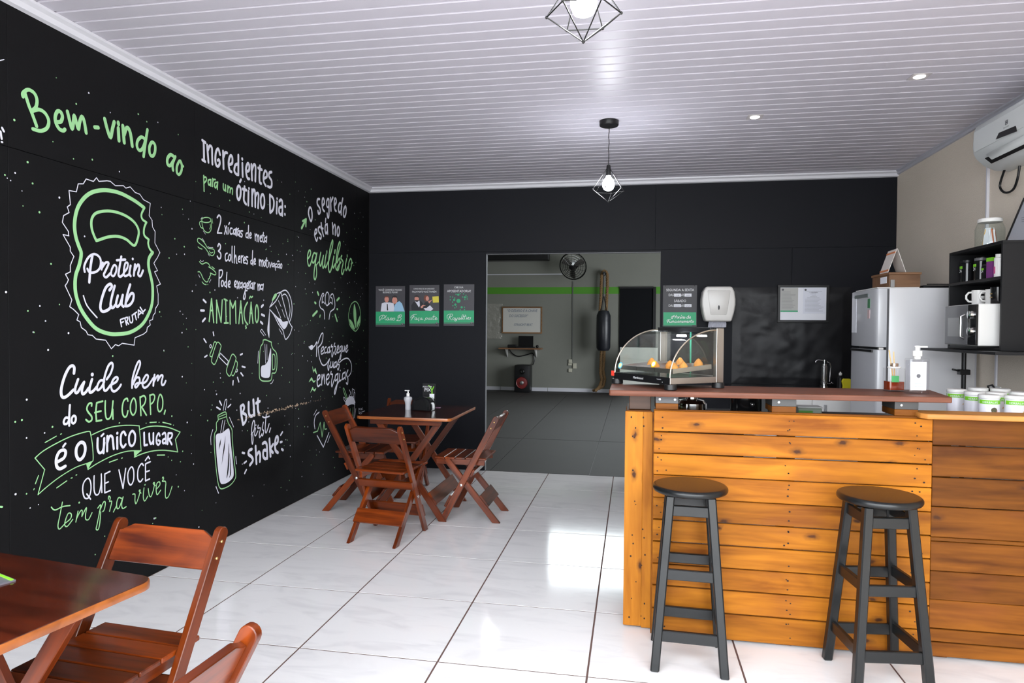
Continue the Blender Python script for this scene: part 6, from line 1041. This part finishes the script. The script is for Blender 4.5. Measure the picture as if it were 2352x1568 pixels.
t = tag(MB().box(a_.x-.45, b_.x, -.012, 0, b_.z, a_.z).build('plastic_sheet', mat('reflective_plastic', srgb(170, 168, 160), .18, .35, bump=(7, 1, .03)), bevel=.001), 'shiny clear plastic sheet on the gym wall beside the whiteboard', 'sheet'); t.location = (0, YG-.001, 0)
# shelf, laptop, cable
a_, b_ = G(1148, 798, .2), G(1244, 800, .2)
t = thing('wall_shelf', 'small dark wooden wall shelf in the gym carrying the laptop', 'shelf', (0, YG, 0)); MB().box(a_.x, b_.x, -.36, -.001, a_.z-.03, a_.z).build('shelf_board', M_bx, t, bevel=.002)
for k in (.15, .85): x = a_.x+(b_.x-a_.x)*k; MB().prism([(-.001, a_.z-.031), (-.28, a_.z-.031), (-.001, a_.z-.22)], x-.01, x+.01, 'YZ').build('bracket', M_whitep, t)
zsft = a_.z; x0 = G(1168, 790, .25).x; x1 = G(1226, 790, .25).x; sx0, sx1 = G(1190, 790, .2).x, G(1224, 790, .2).x
t = thing('laptop', 'black open laptop on the gym wall shelf', 'laptop', (0, YG-.22, zsft+.001)); MB().box(sx0-.02, sx1+.04, -.13, .06, 0, .03).build('keyboard', M_blackp, t, bevel=.003); MB().box(sx0, sx1, .065, .08, .03, .27).build('screen', M_blackg, t, bevel=.003)
t = tag(MB().box(x0-.02, sx0-.03, -.05, .05, 0, .07).build('black_speaker_bar', M_blackp, bevel=.01), 'small black device left of the laptop', 'device'); t.location = (0, YG-.22, zsft+.001)
t = tag(MB().sphere((0, 0, .035), .035, 12).build('round_device', M_blackp), 'small round device at the right end of the shelf', 'device'); t.location = (b_.x-.1, YG-.2, zsft+.001)
pts = [(G(1170, 803).x, zsft-.04), (G(1178, 812).x, G(1178, 812).z), (G(1192, 818).x, G(1192, 818).z), (G(1212, 814).x, G(1212, 814).z), (G(1224, 811).x, G(1224, 811).z), (G(1228, 826).x, G(1228, 826).z), (G(1224, 838).x, G(1224, 838).z)]
tag(MB().tube([(x, YG-.03, z) for x, z in smooth_path(pts, False)], .012, 6).build('black_cable', M_blackp), 'black cable drooping under the laptop shelf', 'cable')
# floor speaker
a_, b_ = G(1184, 838, .3), G(1219, 900, .3)
t = thing('party_speaker', 'black floor speaker standing below the laptop shelf', 'speaker', ((a_.x+b_.x)/2, YG-.3, 0)); hw = (b_.x-a_.x)/2
MB().box(-hw, hw, -.15, .22, .002, a_.z+.01).build('cabinet', M_blackp, t, bevel=.03, seg=2)
for z, r_ in ((.22, .13), (.47, .06)):
    MB().lathe([(1e-4, 0), (r_*.5, .012), (r_*.9, .0), (r_, .01), (r_, .0), (1e-4, -.001)], n=24).build('driver', mat('driver_red', srgb(120, 40, 40), .4) if r_ > .1 else M_wire, t, loc=(0, -.153, z), rot=(R(90), 0, 0))
MB().lathe([(1e-4, 0), (.05, 0), (.04, .02), (1e-4, .025)], n=16).build('dust_cap', M_bolt, t, loc=(0, -.166, .22), rot=(R(90), 0, 0))
# fan
c = G(1316, 611, .45); 
t = thing('wall_fan', 'round black wall fan high on the gym wall', 'fan', (c.x, YG-.45, c.z), 0)
TX = Matrix.Rotation(R(-12), 4, 'Z') @ Matrix.Rotation(R(18), 4, 'X')
for k in range(6): rr = .06+.045*k; b = MB().tube([TX @ Vector((rr*math.cos(R(a)), -.10+.09*(rr/.3)**2, rr*math.sin(R(a)))) for a in range(0, 360, 15)], .005, 5, True); b.build('grille_ring', M_wire, t)
for k in range(16): a = R(k*22.5); MB().tube([TX @ Vector((r_*math.cos(a), -.10+.09*(r_/.3)**2, r_*math.sin(a))) for r_ in (.04, .12, .2, .29)], .0035, 5).build('grille_wire', M_wire, t)
MB().tube([TX @ Vector((.30*math.cos(R(a)), 0, .30*math.sin(R(a)))) for a in range(0, 360, 12)], .012, 6, True).build('rim', M_wire, t)
for k in range(3):
    a = R(120*k+20); vs = []
    for r_, w0, w1 in ((.05, -.02, .03), (.14, -.05, .07), (.24, -.05, .09), (.265, -.02, .07)):
        for w_, dz in ((w0, .02), (w1, -.025)): vs.append(TX @ Vector((r_*math.cos(a)-w_*math.sin(a), .0+dz, r_*math.sin(a)+w_*math.cos(a))))
    b = MB(); b.add(vs, [(0, 1, 3, 2), (2, 3, 5, 4), (4, 5, 7, 6)]); b.build('blade', mat('fan_blade', srgb(90, 88, 84), .3), t)
b = MB().lathe([(1e-4, -.13), (.05, -.12), (.055, .06), (.09, .12), (.08, .2), (1e-4, .22)], n=20, M=TX @ Matrix.Rotation(R(-90), 4, 'X')); b.build('hub', M_blackp, t)
MB().tube([(0, .15, 0), (0, .44, -.05)], .025).build('wall_arm', M_blackp, t)
# conduits and switches
z_ = G(1200, 630).z; xf = G(1316, 640).x
tag(MB().box(GX0+1, G(1292, 630).x, YG-.014, YG-.0005, z_-.012, z_+.012).build('cable_conduit', M_trimw), 'thin white horizontal conduit leading to the wall fan', 'conduit')
tag(MB().box(xf-.012, xf+.012, YG-.014, YG-.0005, G(1316, 830).z, c.z-.3).build('cable_conduit', mat('grey_conduit', srgb(96, 98, 94), .6)), 'grey vertical conduit below the gym fan', 'conduit')
t = thing('switch_cluster', 'cluster of pale wall switches on the gym wall', 'switch', (0, YG-.0005, 0))
for x, y, w_, h_ in ((1310, 829, .08, .08), (1309.5, 836.5, .08, .05), (1310, 850, .08, .08), (1320, 840, .08, .12)): q = G(x, y); MB().box(q.x-w_/2, q.x+w_/2, -.03, 0, q.z-h_/2, q.z+h_/2).build('switch_plate', mat('aged_plastic', srgb(185, 182, 165), .5), t, bevel=.004)
a_, b_ = G(1119, 582, .3), G(1259, 596, .3)
tag(MB().box(a_.x-.6, b_.x, YG-.3, YG-.0005, b_.z, b_.z+.22).build('air_unit', M_blackp, bevel=.01), 'dark long air unit high on the gym wall at the left', 'air unit')
# rope and punching bag
M_rope = mat('sisal_rope', srgb(128, 100, 66), .9, bump=(80, .8, .01), var=.2)
def twist(path, r_, name, parent, pitch=.16):
    P = [Vector(p) for p in path]; L_ = [0]
    for i in range(1, len(P)): L_.append(L_[-1]+(P[i]-P[i-1]).length)
    n = int(L_[-1]/.03)
    for s in range(3):
        pts = []
        for k in range(n+1):
            d = L_[-1]*k/n; i = max(j for j in range(len(L_)) if L_[j] <= d+1e-9); i = min(i, len(P)-2); f = (d-L_[i])/(L_[i+1]-L_[i]); p = P[i].lerp(P[i+1], f); dr = (P[i+1]-P[i]).normalized()
            a = 2*math.pi*(d/pitch+s/3); u = dr.cross(Vector((0, 1, 0))); u = u.normalized() if u.length > .1 else Vector((0, 0, 1)); v_ = dr.cross(u); pts.append(p+(u*math.cos(a)+v_*math.sin(a))*r_*.5)
        MB().tube(pts, r_*.62, 6).build(name, M_rope, parent)
hk = G(1388, 624, .25)
rp = thing('training_rope', 'thick sisal training rope draped over a hook behind the bag', 'rope', (hk.x, YG-.12, 0))
def RP(x, y, d=0): q = G(x, y, .12+d); return (q.x-hk.x, -d, q.z)
twist([RP(1378, 712), RP(1380, 680), RP(1381, 650), RP(1382, 630), RP(1386, 622), RP(1391, 622), RP(1395, 630), RP(1395, 660), RP(1393, 700), RP(1391, 740), RP(1388, 800), RP(1387, 830), RP(1385, 850), RP(1389, 870), RP(1386, 886), (RP(1375, 890)[0], -.02, .10), (RP(1362, 893)[0], -.05, .05)], .033, 'rope_strand', rp)
twist([RP(1381, 805), RP(1380, 830), RP(1379, 856), RP(1382, 872), (RP(1378, 885)[0], -.03, .16), (RP(1368, 893)[0], -.12, .05)], .033, 'rope_strand', rp)
MB().box(-.03, .03, -.16, .115, hk.z-.06, hk.z-.01).build('wall_hook', M_blackp, rp, bevel=.004)
bg_ = thing('punching_bag', 'black hanging punching bag on the gym wall', 'punching bag', (G(1386, 760, .42).x, YG-.42, 0))
zt, zb = G(1386, 712, .42).z, G(1386, 806, .42).z; r_ = (G(1403, 760, .42).x-G(1370, 760, .42).x)/2
MB().lathe([(1e-4, zb), (r_*.75, zb+.01), (r_*.97, zb+.07), (r_, (zb+zt)/2), (r_*.98, zt-.12), (r_*.72, zt-.02), (r_*.3, zt+.0), (1e-4, zt)], n=32).build('bag', mat('black_bag_vinyl', (.012, .013, .018, 1), .35, bump=(12, .3, .01)), bg_)
for k in range(4): a = R(45+90*k); MB().tube([(r_*.6*math.cos(a), r_*.6*math.sin(a), zt-.03), (0, 0, zt+.32)], .008, 6).build('strap', M_wire, bg_)
MB().tube([(0, 0, zt+.3), (0, 0, zt+.75)], .012, 6).build('chain', M_wire, bg_); MB().tube([(0, 0, zt+.75), (0, .25, zt+.85), (0, .41, zt+.85)], .018, 8).build('bracket', M_blackp, bg_)
# pale low board at the gym doorway
a_, b_ = G(1424, 797, .5), G(1524, 797, .5)
tag(MB().box(a_.x, b_.x+.3, YG-.55, YG-.5, 0.002, a_.z).build('white_partition', mat('pale_partition', srgb(196, 196, 188), .6), bevel=.004), 'pale low partition in the gym behind the display case', 'partition')
